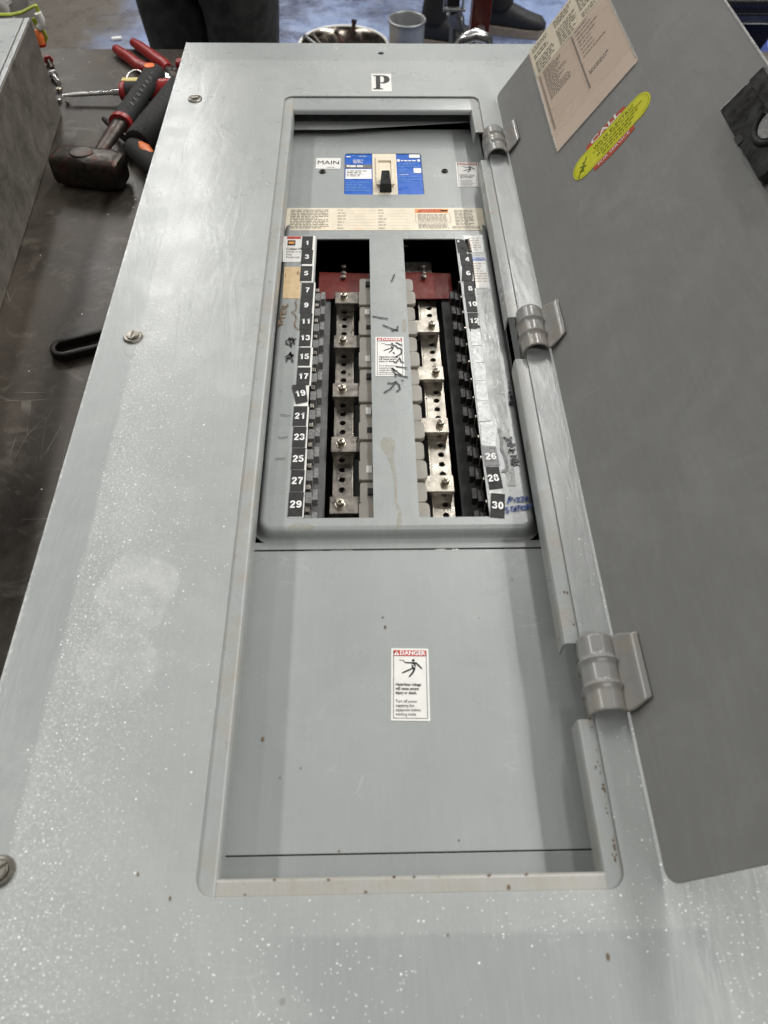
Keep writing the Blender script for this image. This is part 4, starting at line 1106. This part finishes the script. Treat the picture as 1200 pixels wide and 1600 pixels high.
# ================================================================== THINGS ON THE BENCH
# galvanised box at the left
c0 = P(97, 180, ZB); c1 = P(0, 490, ZB); d = (c1 - c0).normalized(); ax = Vector((-1, d.y * 0 - .0, 0)); perp = Vector((d.y, -d.x, 0))  # points left
if perp.x > 0: perp = -perp
lo, hi = -.15, .3
for _ in range(40):
    mz = (lo + hi) / 2
    r_ = Vector((c0.x, c0.y, mz - CAMH)); row = 800 + FPX * r_.dot(DOWN) / r_.dot(FWD)
    if row > 27: lo = mz
    else: hi = mz
BT = mz
box = thing('galvanised_box', 'scratched galvanised steel box with a grey lid at the left edge of the bench', 'metal box', (c0.x - .15, c0.y - .3, ZB))
def bp(a, b): v = c0 + d * a + perp * b; return (v.x, v.y)
MB().prism([bp(0, 0), bp(0, .36), bp(.95, .36), bp(.95, 0)], ZB + .0005, BT - .0022).build('box_body', M['boxside'], box, bevel=.002)
MB().prism([bp(.001, .010), bp(.001, .35), bp(.949, .35), bp(.949, .010)], BT - .002, BT).build('lid', M['paint'], box, bevel=.0008)
MB().prism([bp(.0, .001), bp(.0, .008), bp(.95, .008), bp(.95, .001)], BT - .002, BT - .0004).build('rim', M['galv'], box, bevel=.0004)

# plastic bag of parts behind the box, with a lime strap
def blob(c, rad, seed, res=3, amp=.25, mat='plastic_bag', name='plastic_bag', parent=None, flat=1):
    bm = bmesh.new(); bmesh.ops.create_icosphere(bm, subdivisions=res, radius=1)
    from mathutils import noise as mn
    vs = []
    for v in bm.verts:
        k = 1 + amp * mn.noise(v.co * 2.2 + Vector((seed, 0, 0))) + amp * .6 * mn.noise(v.co * 6 + Vector((0, seed, 0))) + (amp * .5 * abs(mn.noise(v.co * 13 + Vector((0, 0, seed)))) if res > 3 else 0)
        q_ = v.co * k; vs.append((c[0] + q_.x * rad[0], c[1] + q_.y * rad[1], max(c[2] + q_.z * rad[2], ZB + .0005)))
    fs = [tuple(v.index for v in f.verts) for f in bm.faces]; bm.free()
    return MB().add(vs, fs)
bc = c0 + perp * .12 + Vector((0, .12, 0))
bag = thing('plastic_bag', 'clear crumpled plastic bag with a lime green drawstring behind the galvanised box', 'bag', (bc.x, bc.y, ZB))
blob((bc.x - .075, bc.y + .03, ZB + .10), (.115, .08, .13), 3, 5, .34).build('bag_film', M['plastic_bag'], bag, smooth=50)
def spx(pts, y): return [atY(a, b, y) for a, b in pts]
mb = MB().tube(spx([(-20, 21), (0, 23), (18, 23), (35, 19), (48, 12), (56, 8), (60, 18)], c0.y + .045), .0042, 8, flat=.6)
mb.tube(spx([(56, 8), (62, 25), (60, 38), (68, 50), (72, 58), (70, 64), (64, 66)], c0.y + .035), .0040, 8, flat=.6)
mb.tube(spx([(52, 28), (57, 40), (62, 47)], c0.y + .03), .003, 8)
mb.build('drawstring', M['green'], bag, smooth=60)
mb = MB().tube(spx([(59, 20), (64, 30), (65, 38), (61, 43)], c0.y + .03), .006, 8); mb.build('white_tag', M['whitelabel'], bag, smooth=60)
cap = thing('red_wire_connector', 'small red and orange wire connector at the box corner beside the lime strap', 'connector', tuple(P(62, 60, ZB)))
p_ = atY(61, 57, c0.y + .03); cap.location = p_
MB().lathe([(.0065, -.010), (.0065, 0), (.005, .008), (.003, .010)], 12, Matrix.Translation(p_)).build('cap', M['orange_plastic'], cap, smooth=40)
MB().lathe([(.0070, -.014), (.0070, -.0101)], 12, Matrix.Translation(p_)).build('collar', M['red_plastic'], cap, smooth=40)
rr = random.Random(8)
lab = {0: ('rusty red bolt lying behind the box near the bench edge', 'bolt'), 1: ('bright steel bolt lying beside the box below the rusty red one', 'bolt')}
for i, (x, y, x2, y2, m_) in enumerate(((76, 95, 82, 108, 'iron'), (84, 118, 92, 130, 'chrome'))):
    a, b = P(x, y, ZB + .007), P(x2, y2, ZB + .007)
    t_ = thing('bolt', lab[i][0], 'bolt', tuple(P(x, y, ZB)))
    dd = (b - a).normalized()
    MB().tube([a, b], .0045, 10).build('shank', M[m_], t_, smooth=40)
    MB().tube([a - dd * .006, a], .0085, 6).build('head', M['red_plastic'] if i == 0 else M[m_], t_)
for i, (x, y, lb) in enumerate(((93, 143, 'small brass nut next to the screwdriver tip'), (93, 160, 'small bright nut by the foot of the galvanised box'), (106, 163, 'tiny steel bead on the bench below the screwdriver shaft'))):
    p_ = P(x, y, ZB); o = MB().lathe([(.0055 - .001 * i, .0005), (.0055 - .001 * i, .006)], 6, Matrix.Translation(p_)).build('hex_nut', M['screw' if i != 1 else 'chrome'], None, bevel=.0008)
    tag(o, lb, 'nut')

def oriented(a, b, roll=0):
    """frame with x along a->b, z up"""
    x = (b - a).normalized(); y = Vector((0, 0, 1)).cross(x).normalized(); z = x.cross(y)
    m = Matrix.Identity(4); m.col[0][:3] = x; m.col[1][:3] = y; m.col[2][:3] = z; m.col[3][:3] = a
    return m @ Matrix.Rotation(roll, 4, 'X')
# club hammer
zh = ZB + .026
hc_ = P(140, 262, zh); he = P(243, 112, ZB + .034)
ham = thing('club_hammer', 'club hammer with dirty steel head and black rubber grip lying on the bench', 'hammer', (hc_.x, hc_.y, ZB))
HT = oriented(hc_, he)       # x along the handle away from head; head long axis = local y
L_ = (he - hc_).length
hd = MB(); prof = []
hw, hh, hl = .0235, .0235, .052
secs = [(-hl, .80), (-hl + .004, .92), (-hl + .010, .93), (-hl + .018, 1), (hl - .018, 1), (hl - .010, .93), (hl - .004, .92), (hl, .80)]
vs = []; fs = []
for yy, s_ in secs:
    for k in range(16):
        a_ = 2 * math.pi * k / 16 + math.pi / 16; e_ = .38
        cx_, cz_ = math.cos(a_), math.sin(a_)
        vs.append((hw * s_ * math.copysign(abs(cx_) ** e_, cx_), yy, hh * s_ * math.copysign(abs(cz_) ** e_, cz_)))
for j in range(len(secs) - 1): fs += [(j * 16 + k, j * 16 + (k + 1) % 16, (j + 1) * 16 + (k + 1) % 16, (j + 1) * 16 + k) for k in range(16)]
fs += [tuple(range(15, -1, -1)), tuple(range(7 * 16, 8 * 16))]
HR = HT.copy()
# keep the head level
hx = Vector((HT.col[0][0], HT.col[0][1], 0)).normalized(); hy = Vector((-hx.y, hx.x, 0))
HH = Matrix.Identity(4); HH.col[0][:3] = hx; HH.col[1][:3] = hy; HH.col[3][:3] = hc_
hd.add(vs, fs, HH); hd.build('head', M['iron'], ham, smooth=35)
MB().lathe([(.018, 0), (.018, .0015), (.016, .002)], 20, HH @ Matrix.Translation((0, .006, hh - .0006)) @ Matrix.Diagonal((.8, 1, 1, 1))).build('wedge_plate', M['iron'], ham)
def hp(s_, r, fl_=1.0): return HT @ Vector((s_, 0, 0)), r
sh_ = MB(); sh_.tube([HT @ Vector((s_, 0, 0)) for s_ in (.018, .035, .06, L_ * .47)], [.013, .0105, .011, .0135], 14, flat=.75)
sh_.build('shank', M['iron'], ham, smooth=50)
g0 = L_ * .44
gp = [(g0, .0165), (g0 + .01, .0172), (g0 + .05, .0165), (L_ * .7, .0162), (L_ * .86, .0172), (L_ * .97, .0190), (L_ - .002, .0180), (L_ + .004, .012)]
MB().tube([HT @ Vector((s_, 0, 0)) for s_, r in gp], [r for s_, r in gp], 18, flat=.85).build('grip', M['rubber'], ham, smooth=50)
MB().tube([HT @ Vector((s_, 0, 0)) for s_ in (g0 - .004, g0 + .005)], .0182, 18, flat=.85).build('red_ring', M['red_plastic'], ham, smooth=50)
tq = HT @ Vector((L_ - .012, .003, .0150)); MB().lathe([(.0085, -.002), (.0085, .0012), (.006, .0022)], 16, Matrix.Translation(tq)).build('orange_badge', M['orange_plastic'], ham, smooth=40)
for i in range(8):
    s_ = L_ * (.56 + .048 * i)
    MB().box(-.0022, .0022, -.003, .003, 0, .0010, HT @ Matrix.Translation((s_, -.0085, .0119 )) @ Matrix.Rotation(R(38), 4, 'X')).build('grip_groove', M['black_plastic'], ham)

# red handled screwdriver
a = P(98, 149, ZB + .012); b = P(189, 144, ZB + .017); e_ = b + (b - a).normalized() * .13
sd = thing('screwdriver', 'screwdriver with bright steel shaft and red and black handle under the hammer grip', 'screwdriver', (b.x, b.y, ZB))
dd = (b - a).normalized()
MB().tube([a, a + dd * .012, a + dd * .02, b - dd * .012], [.0020, .0034, .0036, .0036], 12).build('shaft', M['chrome'], sd, smooth=50)
MB().tube([b - dd * .0125, b], .0052, 12).build('bolster', M['chrome'], sd, smooth=40)
hpf = [(0, .014), (.006, .0165), (.010, .0165)]
MB().tube([b + dd * s_ for s_, r in hpf], [r for s_, r in hpf], 16).build('red_collar', M['red_plastic'], sd, smooth=50)
MB().tube([b + dd * s_ for s_ in (.0105, .03, .05)], [.0155, .0148, .0165], 16).build('grip', M['rubber'], sd, smooth=50)
MB().tube([b + dd * s_ for s_ in (.0505, .08, .12, .13)], [.0172, .0175, .0165, .008], 16).build('handle_end', M['red_plastic'], sd, smooth=50)
# key ring with yellow tag
a = P(211, 121, ZB + .03)
kr = thing('key_ring', 'steel wire ring with a small yellow tag lying against the screwdriver handle', 'ring', (a.x, a.y, ZB))
mb = MB().tube([a + Vector((.014 * math.cos(t_), .018 * math.sin(t_), .004 * math.sin(t_))) for t_ in [i * math.pi / 9 for i in range(18)]], .0013, 8, closed=True); mb.build('wire_ring', M['chrome'], kr, smooth=60)
p_ = P(206, 126, ZB + .028); MB().box(-.017, .015, -.006, .006, -.002, .003, Matrix.Translation(p_)).build('tag', simple('yellow_tag', (.62, .52, .2), .5, 0, .3, 200), kr, bevel=.0012)

# pliers with red grips
pl = thing('pliers', 'red handled pliers lying open on the bench behind the hammer grip', 'pliers', tuple(P(250, 110, ZB)))
zz = ZB + .010
hA = [(181, 76), (190, 83), (204, 92), (217, 103), (232, 108), (244, 112)]; hB = [(208, 66), (220, 74), (234, 84), (247, 94), (257, 100), (263, 107)]
for pts_ in (hA, hB):
    MB().tube([P(x, y, zz) for x, y in pts_], [.0075, .0095, .0100, .0105, .0098, .0085], 12).build('grip', M['red_plastic'], pl, smooth=60)
MB().tube([P(x, y, zz) for x, y in ((244, 112), (256, 118), (270, 122), (292, 124))], [.0065, .009, .013, .009], 12, flat=.6).build('jaw', M['chrome'], pl, smooth=50)
MB().tube([P(x, y, zz + .004) for x, y in ((262, 107), (268, 114), (276, 120), (296, 118))], [.0065, .009, .013, .008], 12, flat=.6).build('jaw', M['iron'], pl, smooth=50)
MB().lathe([(.008, 0), (.008, .014), (.005, .016)], 16, Matrix.Translation(P(271, 120, ZB + .004))).build('pivot', M['iron'], pl, smooth=40)
a = P(278, 99, ZB + .012)
ob = thing('red_gripped_tool', 'red grip end of a tool peeping out by the panel corner', 'tool', (a.x, a.y, ZB))
MB().tube([a, a + Vector((.02, -.006, 0)), a + Vector((.07, -.03, 0))], [.009, .0105, .010], 12).build('grip', M['red_plastic'], ob, smooth=60)
MB().tube([a + Vector((.07, -.03, 0)), a + Vector((.12, -.05, 0))], [.006, .004], 12).build('shank', M['iron'], ob, smooth=60)

# second screwdriver, black and orange, half under the panel
a = P(161, 185, ZB + .012); b = P(205, 226, ZB + .016); dd = (b - a).normalized()
s2 = thing('screwdriver', 'black screwdriver with an orange inlaid handle partly under the panel', 'screwdriver', (b.x, b.y, ZB))
MB().tube([a, a + dd * .01, b], [.003, .0045, .0045], 12).build('shaft', M['dark_screw'], s2, smooth=50)
MB().tube([b + dd * s_ for s_ in (0, .008, .02, .05, .09, .11)], [.009, .0145, .0165, .0160, .0175, .010], 16).build('handle', M['rubber'], s2, smooth=60)
mb = MB().tube([b + dd * .032 + Vector((.002, .004, .0135)), b + dd * .050 + Vector((.002, .004, .0140)), b + dd * .072 + Vector((.002, .004, .0130))], [.005, .0085, .006], 12, flat=.5)
mb.build('orange_inlay', M['orange_plastic'], s2, smooth=60)
# black rubber sleeve / torch
a = P(214, 222, ZB + .022); b = P(263, 160, ZB + .022)
ft = thing('black_torch', 'black ribbed rubber torch lying half under the panel below the hammer grip', 'torch', (a.x, a.y, ZB))
dd = (b - a).normalized()
MB().tube([a, a + dd * .004, b, b + dd * .05], [.019, .0205, .0205, .0205], 20).build('barrel', M['rubber'], ft, smooth=50)
MB().tube([a - dd * .003, a - dd * .0002], [.015, .019], 20).build('end_cap', M['dark_screw'], ft, smooth=50)
# oblong steel link under the panel edge
c = P(150, 546, ZB); lk = MB()
u_ = (P(150, 540, ZB) - P(100, 552, ZB)).normalized(); v_ = Vector((-u_.y, u_.x, 0))
st = P(103, 552, ZB)
def stad(r, l): return [st + u_ * (r * math.cos(t_)) + v_ * (r * math.sin(t_)) for t_ in [R(90 + i * 15) for i in range(13)]] + [st + u_ * (l + r * math.cos(t_)) + v_ * (r * math.sin(t_)) for t_ in [R(-90 + i * 15) for i in range(13)]]
lk.plate([(p.x, p.y) for p in stad(.0165, .11)], [[(p.x, p.y) for p in stad(.0088, .11)]], ZB + .0005, ZB + .012)
o = lk.build('steel_link', simple('black_oxide_steel', (.025, .023, .02), .38, .7, .4, 160), None, bevel=.0025, seg=3); tag(o, 'black oblong steel link sticking out under the panel edge on the bench', 'link')
p_ = P(183, 63, -1.05)
o = MB().box(-.022, .022, -.008, .008, 0, .014, Matrix.Translation(p_) @ Matrix.Rotation(.25, 4, 'Z')).build('plastic_offcut', M['whitelabel'], None, bevel=.004); tag(o, 'small white plastic offcut lying on the floor beyond the bench', 'offcut')

# ================================================================== BEHIND THE BENCH
zf = -1.05
# drain pan with bolts
pc = P(537, 73, zf + .10); pr = .178
pan = thing('steel_pan', 'round stainless steel pan with a bright rim on the blue floor', 'pan', (pc.x, pc.y, zf))
MB().lathe([(.02, .004), (pr * .62, .004), (pr * .86, .03), (pr * .97, .094), (pr * 1.06, .099), (pr * 1.07, .104), (pr * 1.0, .106), (pr * .94, .096), (pr * .83, .034), (pr * .60, .009), (.02, .009)], 48, Matrix.Translation((pc.x, pc.y, zf)), cap=False).build('basin', M['pan'], pan, smooth=40)
MB().tube([(pc.x + pr * 1.045 * math.cos(t_), pc.y + pr * 1.045 * math.sin(t_), zf + .106) for t_ in [i * math.pi / 24 for i in range(48)]], .0055, 8, closed=True).build('rim', M['whitelabel'], pan, smooth=60)
MB().lathe([(.0, .0095), (pr * .6, .0095)], 32, Matrix.Translation((pc.x, pc.y, zf)), cap=False).build('basin_floor', M['pan'], pan)
BL = [('standing dark bolt leaning on the far side of the pan', (550, 62), (553, 36), .012, 'iron'), ('long grey bolt lying at the left side in the pan', (494, 70), (478, 58), .010, 'galv'),
      ('dark bolt lying in the middle of the pan', (536, 66), (527, 52), .011, 'iron'), ('short steel bolt next to the long grey one in the pan', (500, 68), (490, 55), .008, 'tin_dark')]
for i, (lb, s0, s1, r, m_) in enumerate(BL):
    a = P(*s0, zf + .088)
    b = P(*s1, zf + (.15 if i == 0 else .112))
    t_ = thing('bolt', lb, 'bolt', (a.x, a.y, zf + .01)); dd = (b - a).normalized()
    MB().tube([a, b], r * .7, 10).build('shank', M[m_], t_, smooth=50)
    MB().tube([b, b + dd * .012], r, 6).build('head', M[m_], t_)
# can
cc = P(636, 32, zf + .19); cr = .073
can = thing('grey_can', 'open grey metal can standing on the floor right of the steel pan', 'can', (cc.x, cc.y, zf))
T = Matrix.Translation((cc.x, cc.y, zf))
MB().lathe([(.01, .003), (cr - .002, .003), (cr, .006), (cr, .184), (cr + .004, .187), (cr + .004, .192), (cr - .006, .193), (cr - .008, .186), (cr - .008, .012), (.01, .010)], 40, T, cap=False).build('shell', M['canmetal'], can, smooth=35)
MB().tube([(cc.x + (cr + .001) * math.cos(t_), cc.y + (cr + .001) * math.sin(t_), zf + .193) for t_ in [i * math.pi / 20 for i in range(40)]], .0055, 8, closed=True).build('rim', M['galv'], can, smooth=60)
MB().lathe([(.0, .012), (cr - .008, .012)], 32, T, cap=False).build('contents', M['galv_dark'], can)

# red steel post and caster stand
pp = atY(747, 60, 2.35)
post = thing('maroon_post', 'maroon steel post rising from the floor behind the bench', 'post', (pp.x, 2.35, zf))
MB().box(pp.x - .026, pp.x + .026, 2.33, 2.38, zf + .006, .9).build('column', M['maroon'], post, bevel=.003)
MB().box(pp.x - .06, pp.x + .06, 2.29, 2.42, zf, zf + .006).build('base_plate', M['iron'], post)
q_ = P(742, 66, -.30)
lamp = thing('chrome_clamp', 'crumpled bright chrome clamp just behind the top edge of the panel', 'clamp', (q_.x, q_.y, -.34))
MB().tube([q_ + Vector((-.05, 0, -.02)), q_ + Vector((-.03, 0, .005)), q_ + Vector((0, 0, .016)), q_ + Vector((.03, 0, .008)), q_ + Vector((.038, 0, -.03))], [.008, .013, .015, .013, .008], 14).build('jaw', M['chrome'], lamp, smooth=60)
MB().tube([q_ + Vector((.0, 0, -.02)), q_ + Vector((.02, .02, -.06)), Vector((pp.x, 2.325, -.42))], .012, 8).build('arm', M['chrome'], lamp, smooth=50)
# pallet-jack like caster behind
q0 = P(716, 22, -.9)
js = thing('caster_stand', 'black caster with grey steel fork beside the maroon post', 'caster', (q0.x, q0.y, zf))
def jb(px0_, px1_, py0_, py1_, y, th, name, mat, par):
    a_, b_ = atY(px0_, py1_, y), atY(px1_, py0_, y)
    return MB().box(a_.x, b_.x, y, y + th, a_.z, b_.z).build(name, M[mat], par, bevel=.003)
yj = 2.9
jb(698, 724, -60, 14, yj, .08, 'housing', 'black_plastic', js)
for xx in (694, 724): jb(xx, xx + 4, -60, 20, yj - .02, .02, 'side_strap', 'galv', js)
jb(694, 728, 14, 19, yj - .02, .02, 'cross_strap', 'galv', js)
MB().tube([atY(707, 20, yj), atY(714, 40, yj), atY(722, 58, yj), atY(727, 85, yj)], [.03, .028, .022, .02], 8, flat=.5).build('fork', M['galv_dark'], js)
wc = atY(713, 62, yj + .05)
MB().lathe([(.02, -.02), (.075, -.02), (.085, -.012), (.085, .012), (.075, .02), (.02, .02)], 28, Matrix.Translation(wc) @ Matrix.Rotation(R(90), 4, 'Y')).build('wheel', M['black_plastic'], js, smooth=40)

# machine at the upper right
ym = 2.3
mr = thing('black_pipe_rack', 'black pipe rack with grey bar at the right edge beyond the panel door', 'rack', (.95, ym + .1, zf))
a_, b_ = atY(1120, 4, ym), atY(1330, 4, ym); MB().tube([a_, Vector((b_.x, b_.y, a_.z))], .024, 20).build('pipe', M['black_plastic'], mr, smooth=50)
a_, b_ = atY(1120, 34, ym), atY(1330, 24, ym); MB().box(a_.x, b_.x, ym, ym + .02, a_.z - .002, b_.z).build('grey_bar', M['galv_dark'], mr, bevel=.002)
a_, b_ = atY(1140, 68, ym + .03), atY(1330, 38, ym + .03); MB().box(a_.x, b_.x, ym + .03, ym + .3, zf + .02, b_.z).build('case', M['black_plastic'], mr, bevel=.004)
for px_ in (1128, 1325):
    a_ = atY(px_, 30, ym + .03); MB().box(a_.x - .015, a_.x + .015, ym - .01, ym + .31, zf, a_.z + .08).build('leg', M['black_plastic'], mr, bevel=.003)
a_ = atY(1206, 80, 2.05)
bd = thing('blue_drum', 'blue plastic drum edge at the far right beside the door', 'drum', (a_.x + .07, 2.05, zf))
MB().lathe([(.14, 0), (.15, .01), (.15, abs(zf - a_.z) - .03), (.14, abs(zf - a_.z)), (.05, abs(zf - a_.z) + .01)], 32, Matrix.Translation((a_.x + .135, 2.05, zf))).build('shell', simple('blue_plastic', (.12, .17, .5), .35), bd, smooth=40)
MB().lathe([(.152, 0), (.152, .012)], 32, Matrix.Translation((a_.x + .135, 2.05, (zf + a_.z) / 2))).build('hoop', simple('blue_plastic_hoop', (.10, .15, .42), .35), bd, smooth=40)

# ================================================================== PEOPLE
def skin_obj(name, verts, edges, mat, parent, subdiv=2, root=0):
    me = bpy.data.meshes.new(name); off = parent.location
    me.from_pydata([tuple(Vector(v[:3])) for v in verts], edges, [])
    o = bpy.data.objects.new(name, me); COL.objects.link(o)
    o.modifiers.new('s', 'SKIN'); 
    sv = me.skin_vertices[0].data if me.skin_vertices else None
    if sv is None:
        bpy.context.view_layer.update()
    if not me.skin_vertices:
        bm = bmesh.new(); bm.from_mesh(me); bm.verts.layers.skin.verify(); bm.to_mesh(me); bm.free()
    sv = me.skin_vertices[0].data
    for i, v in enumerate(verts):
        r = v[3] if isinstance(v[3], tuple) else (v[3], v[3])
        sv[i].radius = r; sv[i].use_root = (i == root)
    s = o.modifiers.new('d', 'SUBSURF'); s.levels = s.render_levels = subdiv
    bpy.context.view_layer.update()
    m2 = bpy.data.meshes.new_from_object(o.evaluated_get(bpy.context.evaluated_depsgraph_get()))
    bpy.data.objects.remove(o)
    m2.materials.clear(); m2.materials.append(mat); m2.shade_smooth(); m2.name = name
    r = bpy.data.objects.new(name, m2); COL.objects.link(r); r.parent = parent
    return r
def person(loc, rz, label, trousers, jacket, shoe_mat, k=1.0, stance=.11, stride=0.0, thigh=.088):
    """standing figure, facing local -y; heights above the floor"""
    root = thing('person', label, 'person', loc); root.rotation_euler = (0, 0, rz)
    root.scale = (k, k, k)
    V = [(0, 0, .98, (.15, .10)), (0, 0, 1.12, (.135, .095)), (0, .01, 1.30, (.155, .105)), (0, .01, 1.43, (.13, .08)), (0, 0, 1.52, .052), (0, -.01, 1.60, (.068, .08)), (0, -.01, 1.70, (.078, .095)), (0, 0, 1.77, (.05, .06))]
    E = [(i, i + 1) for i in range(7)]
    def chain(start, pts):
        p = start
        for q in pts: V.append(q); E.append((p, len(V) - 1)); p = len(V) - 1
        return p
    for s in (-1, 1):
        chain(0, [(s * .095, 0, .90, .088), (s * stance, -stride * s * .5, .50, .058), (s * stance, -stride * s, .10, .042), (s * stance, -stride * s - .08, .048, (.026, .018)), (s * stance, -stride * s - .14, .04, (.022, .012))])
        wr = chain(3, [(s * .19, .01, 1.42, .055), (s * .24, .02, 1.17, .040), (s * .22, -.17, 1.13, .027), (s * .215, -.22, 1.13, (.030, .020))])
        for j, (dx, ln) in enumerate(((-.022, .065), (-.007, .075), (.008, .07), (.022, .055))):
            chain(wr, [(s * .212, -.255, 1.13 + dx, .010), (s * .208, -.255 - ln * .55, 1.125 + dx, .0085), (s * .195, -.25 - ln, 1.112 + dx, .007)])
        chain(wr, [(s * .20, -.24, 1.16, .011), (s * .19, -.27, 1.17, .009)])
    skin_obj('body', V, E, M['skin'], root)
    V = [(0, 0, .99, (.165, .115)), (0, 0, 1.08, (.155, .11))]; E = [(0, 1)]
    for s in (-1, 1): chain(0, [(s * .092, 0, .88, thigh + .02), (s * (stance * .5 + .05), -stride * s * .25, .70, thigh), (s * stance, -stride * s * .5, .50, thigh * .86), (s * stance, -stride * s * .8, .28, thigh * .8), (s * stance, -stride * s, .12, thigh * .82), (s * stance, -stride * s, .085, thigh * .80)])
    skin_obj('trousers', V, E, trousers, root)
    V = [(0, 0, 1.02, (.175, .125)), (0, 0, 1.12, (.16, .115)), (0, .01, 1.30, (.175, .125)), (0, .01, 1.44, (.15, .10)), (0, .0, 1.50, .075)]; E = [(i, i + 1) for i in range(4)]
    for s in (-1, 1): chain(3, [(s * .195, .01, 1.425, .068), (s * .245, .02, 1.17, .054), (s * .224, -.14, 1.135, .040)])
    skin_obj('jacket', V, E, jacket, root)
    # head details
    hb_ = blob((0, .012, 1.722), (.092, .105, .085), 5, 3, .08); hb_.v = [v for v in hb_.v]
    h_ = MB(); h_.v = [Vector((v.x, v.y, max(v.z, 1.66) if v.y < -.03 else v.z)) for v in hb_.v]; h_.f = hb_.f
    def local(m_, name, mat):
        me = bpy.data.meshes.new(name); me.from_pydata([tuple(v) for v in m_.v], [], m_.f); me.materials.append(mat); me.shade_smooth()
        o = bpy.data.objects.new(name, me); COL.objects.link(o); o.parent = root; return o
    local(h_, 'hair', M['hair'])
    for s in (-1, 1):
        local(MB().lathe([(.001, -.012), (.009, -.008), (.012, 0), (.009, .008), (.001, .012)], 12, Matrix.Translation((s * .030, -.092, 1.665))), 'eye', M['white_ink'])
        local(MB().tube([(s * .083, .0, 1.635), (s * .090, .008, 1.66), (s * .086, .0, 1.685)], [.006, .010, .007], 8), 'ear', M['skin'])
        sh = MB(); y0 = -stride * s
        secs = [(-.215, .022, .018, .052), (-.19, .040, .006, .078), (-.13, .047, .004, .092), (-.06, .044, .004, .118), (0, .042, .004, .135), (.045, .040, .004, .125), (.065, .028, .012, .10)]
        vs = []; fs = []; N = 14
        for yy, hw_, zb_, zt in secs:
            for q in range(N):
                a_ = 2 * math.pi * q / N
                cx_, cz_ = math.cos(a_), math.sin(a_)
                vs.append((s * stance + hw_ * math.copysign(abs(cx_) ** .7, cx_), y0 + yy, (zb_ + .022 + zt) / 2 + (zt - zb_ - .022) / 2 * math.copysign(abs(cz_) ** .7, cz_)))
        for j in range(len(secs) - 1): fs += [(j * N + q, j * N + (q + 1) % N, (j + 1) * N + (q + 1) % N, (j + 1) * N + q) for q in range(N)]
        fs += [tuple(range(N - 1, -1, -1)), tuple(range((len(secs) - 1) * N, len(secs) * N))]
        so = local(MB().add(vs, fs), 'shoe', shoe_mat)
        out = [(s * stance + hw_ * 1.08, y0 + yy) for yy, hw_, _, _ in secs]; out += [(s * stance - hw_ * 1.08, y0 + yy) for yy, hw_, _, _ in reversed(secs)]
        sol = MB(); sol.prism([(x, y) for x, y in out], .001, .034); 
        me = bpy.data.meshes.new('sole'); me.from_pydata([tuple(v) for v in sol.v], [], sol.f); me.materials.append(M['sole']); o = bpy.data.objects.new('sole', me); COL.objects.link(o); o.parent = so
    local(MB().tube([(0, -.098, 1.665), (0, -.115, 1.64), (0, -.108, 1.63)], [.007, .012, .010], 8), 'nose', M['skin'])
    local(MB().tube([(-.022, -.092, 1.60), (0, -.099, 1.598), (.022, -.092, 1.60)], [.003, .006, .003], 8), 'mouth', M['brick_red'])
    return root
c_ = atY(322, 40, 2.12)
p1 = person((c_.x + .012, 2.12, zf), R(160), 'person in dark work trousers standing just behind the bench', M['jeans'], M['cloth'], M['shoe'], 1.0, .075, .0, .096)
# pouch on the right hip
me_ = MB().tube([(-.155, .0, .62), (-.168, .0, .58), (-.168, 0, .52), (-.15, 0, .48)], [.02, .034, .034, .02], 12)
me = bpy.data.meshes.new('pouch'); me.from_pydata([tuple(v) for v in me_.v], [], me_.f); me.materials.append(M['cloth']); me.shade_smooth()
o = bpy.data.objects.new('pouch', me); COL.objects.link(o); o.parent = p1
f_ = P(803, 52, zf); g_ = P(700, 26, zf)
p2 = person((f_.x - .228, f_.y - .052, zf), R(75), 'person in dark trousers and black trainers seen at the feet beyond the maroon post', M['cloth'], M['cloth'], M['shoe'], 1.0, .11, .13, .078)

for o in bpy.data.objects:
    if o.type == 'MESH' and o.name.split('.')[0] in ('small_print', 'light_blue_print', 'handwriting', 'ruled_lines', 'white_print', 'white_patch') and 'label' not in o: o['kind'] = 'stuff'
    if o.get('category') == 'bolt': o['group'] = 'loose bolts'
    if o.get('category') == 'nut': o['group'] = 'small nuts beside the galvanised box'
    if o.get('category') == 'person': o['group'] = 'people standing beyond the bench'
    if o.get('category') == 'screwdriver': o['group'] = 'screwdrivers under the hammer'
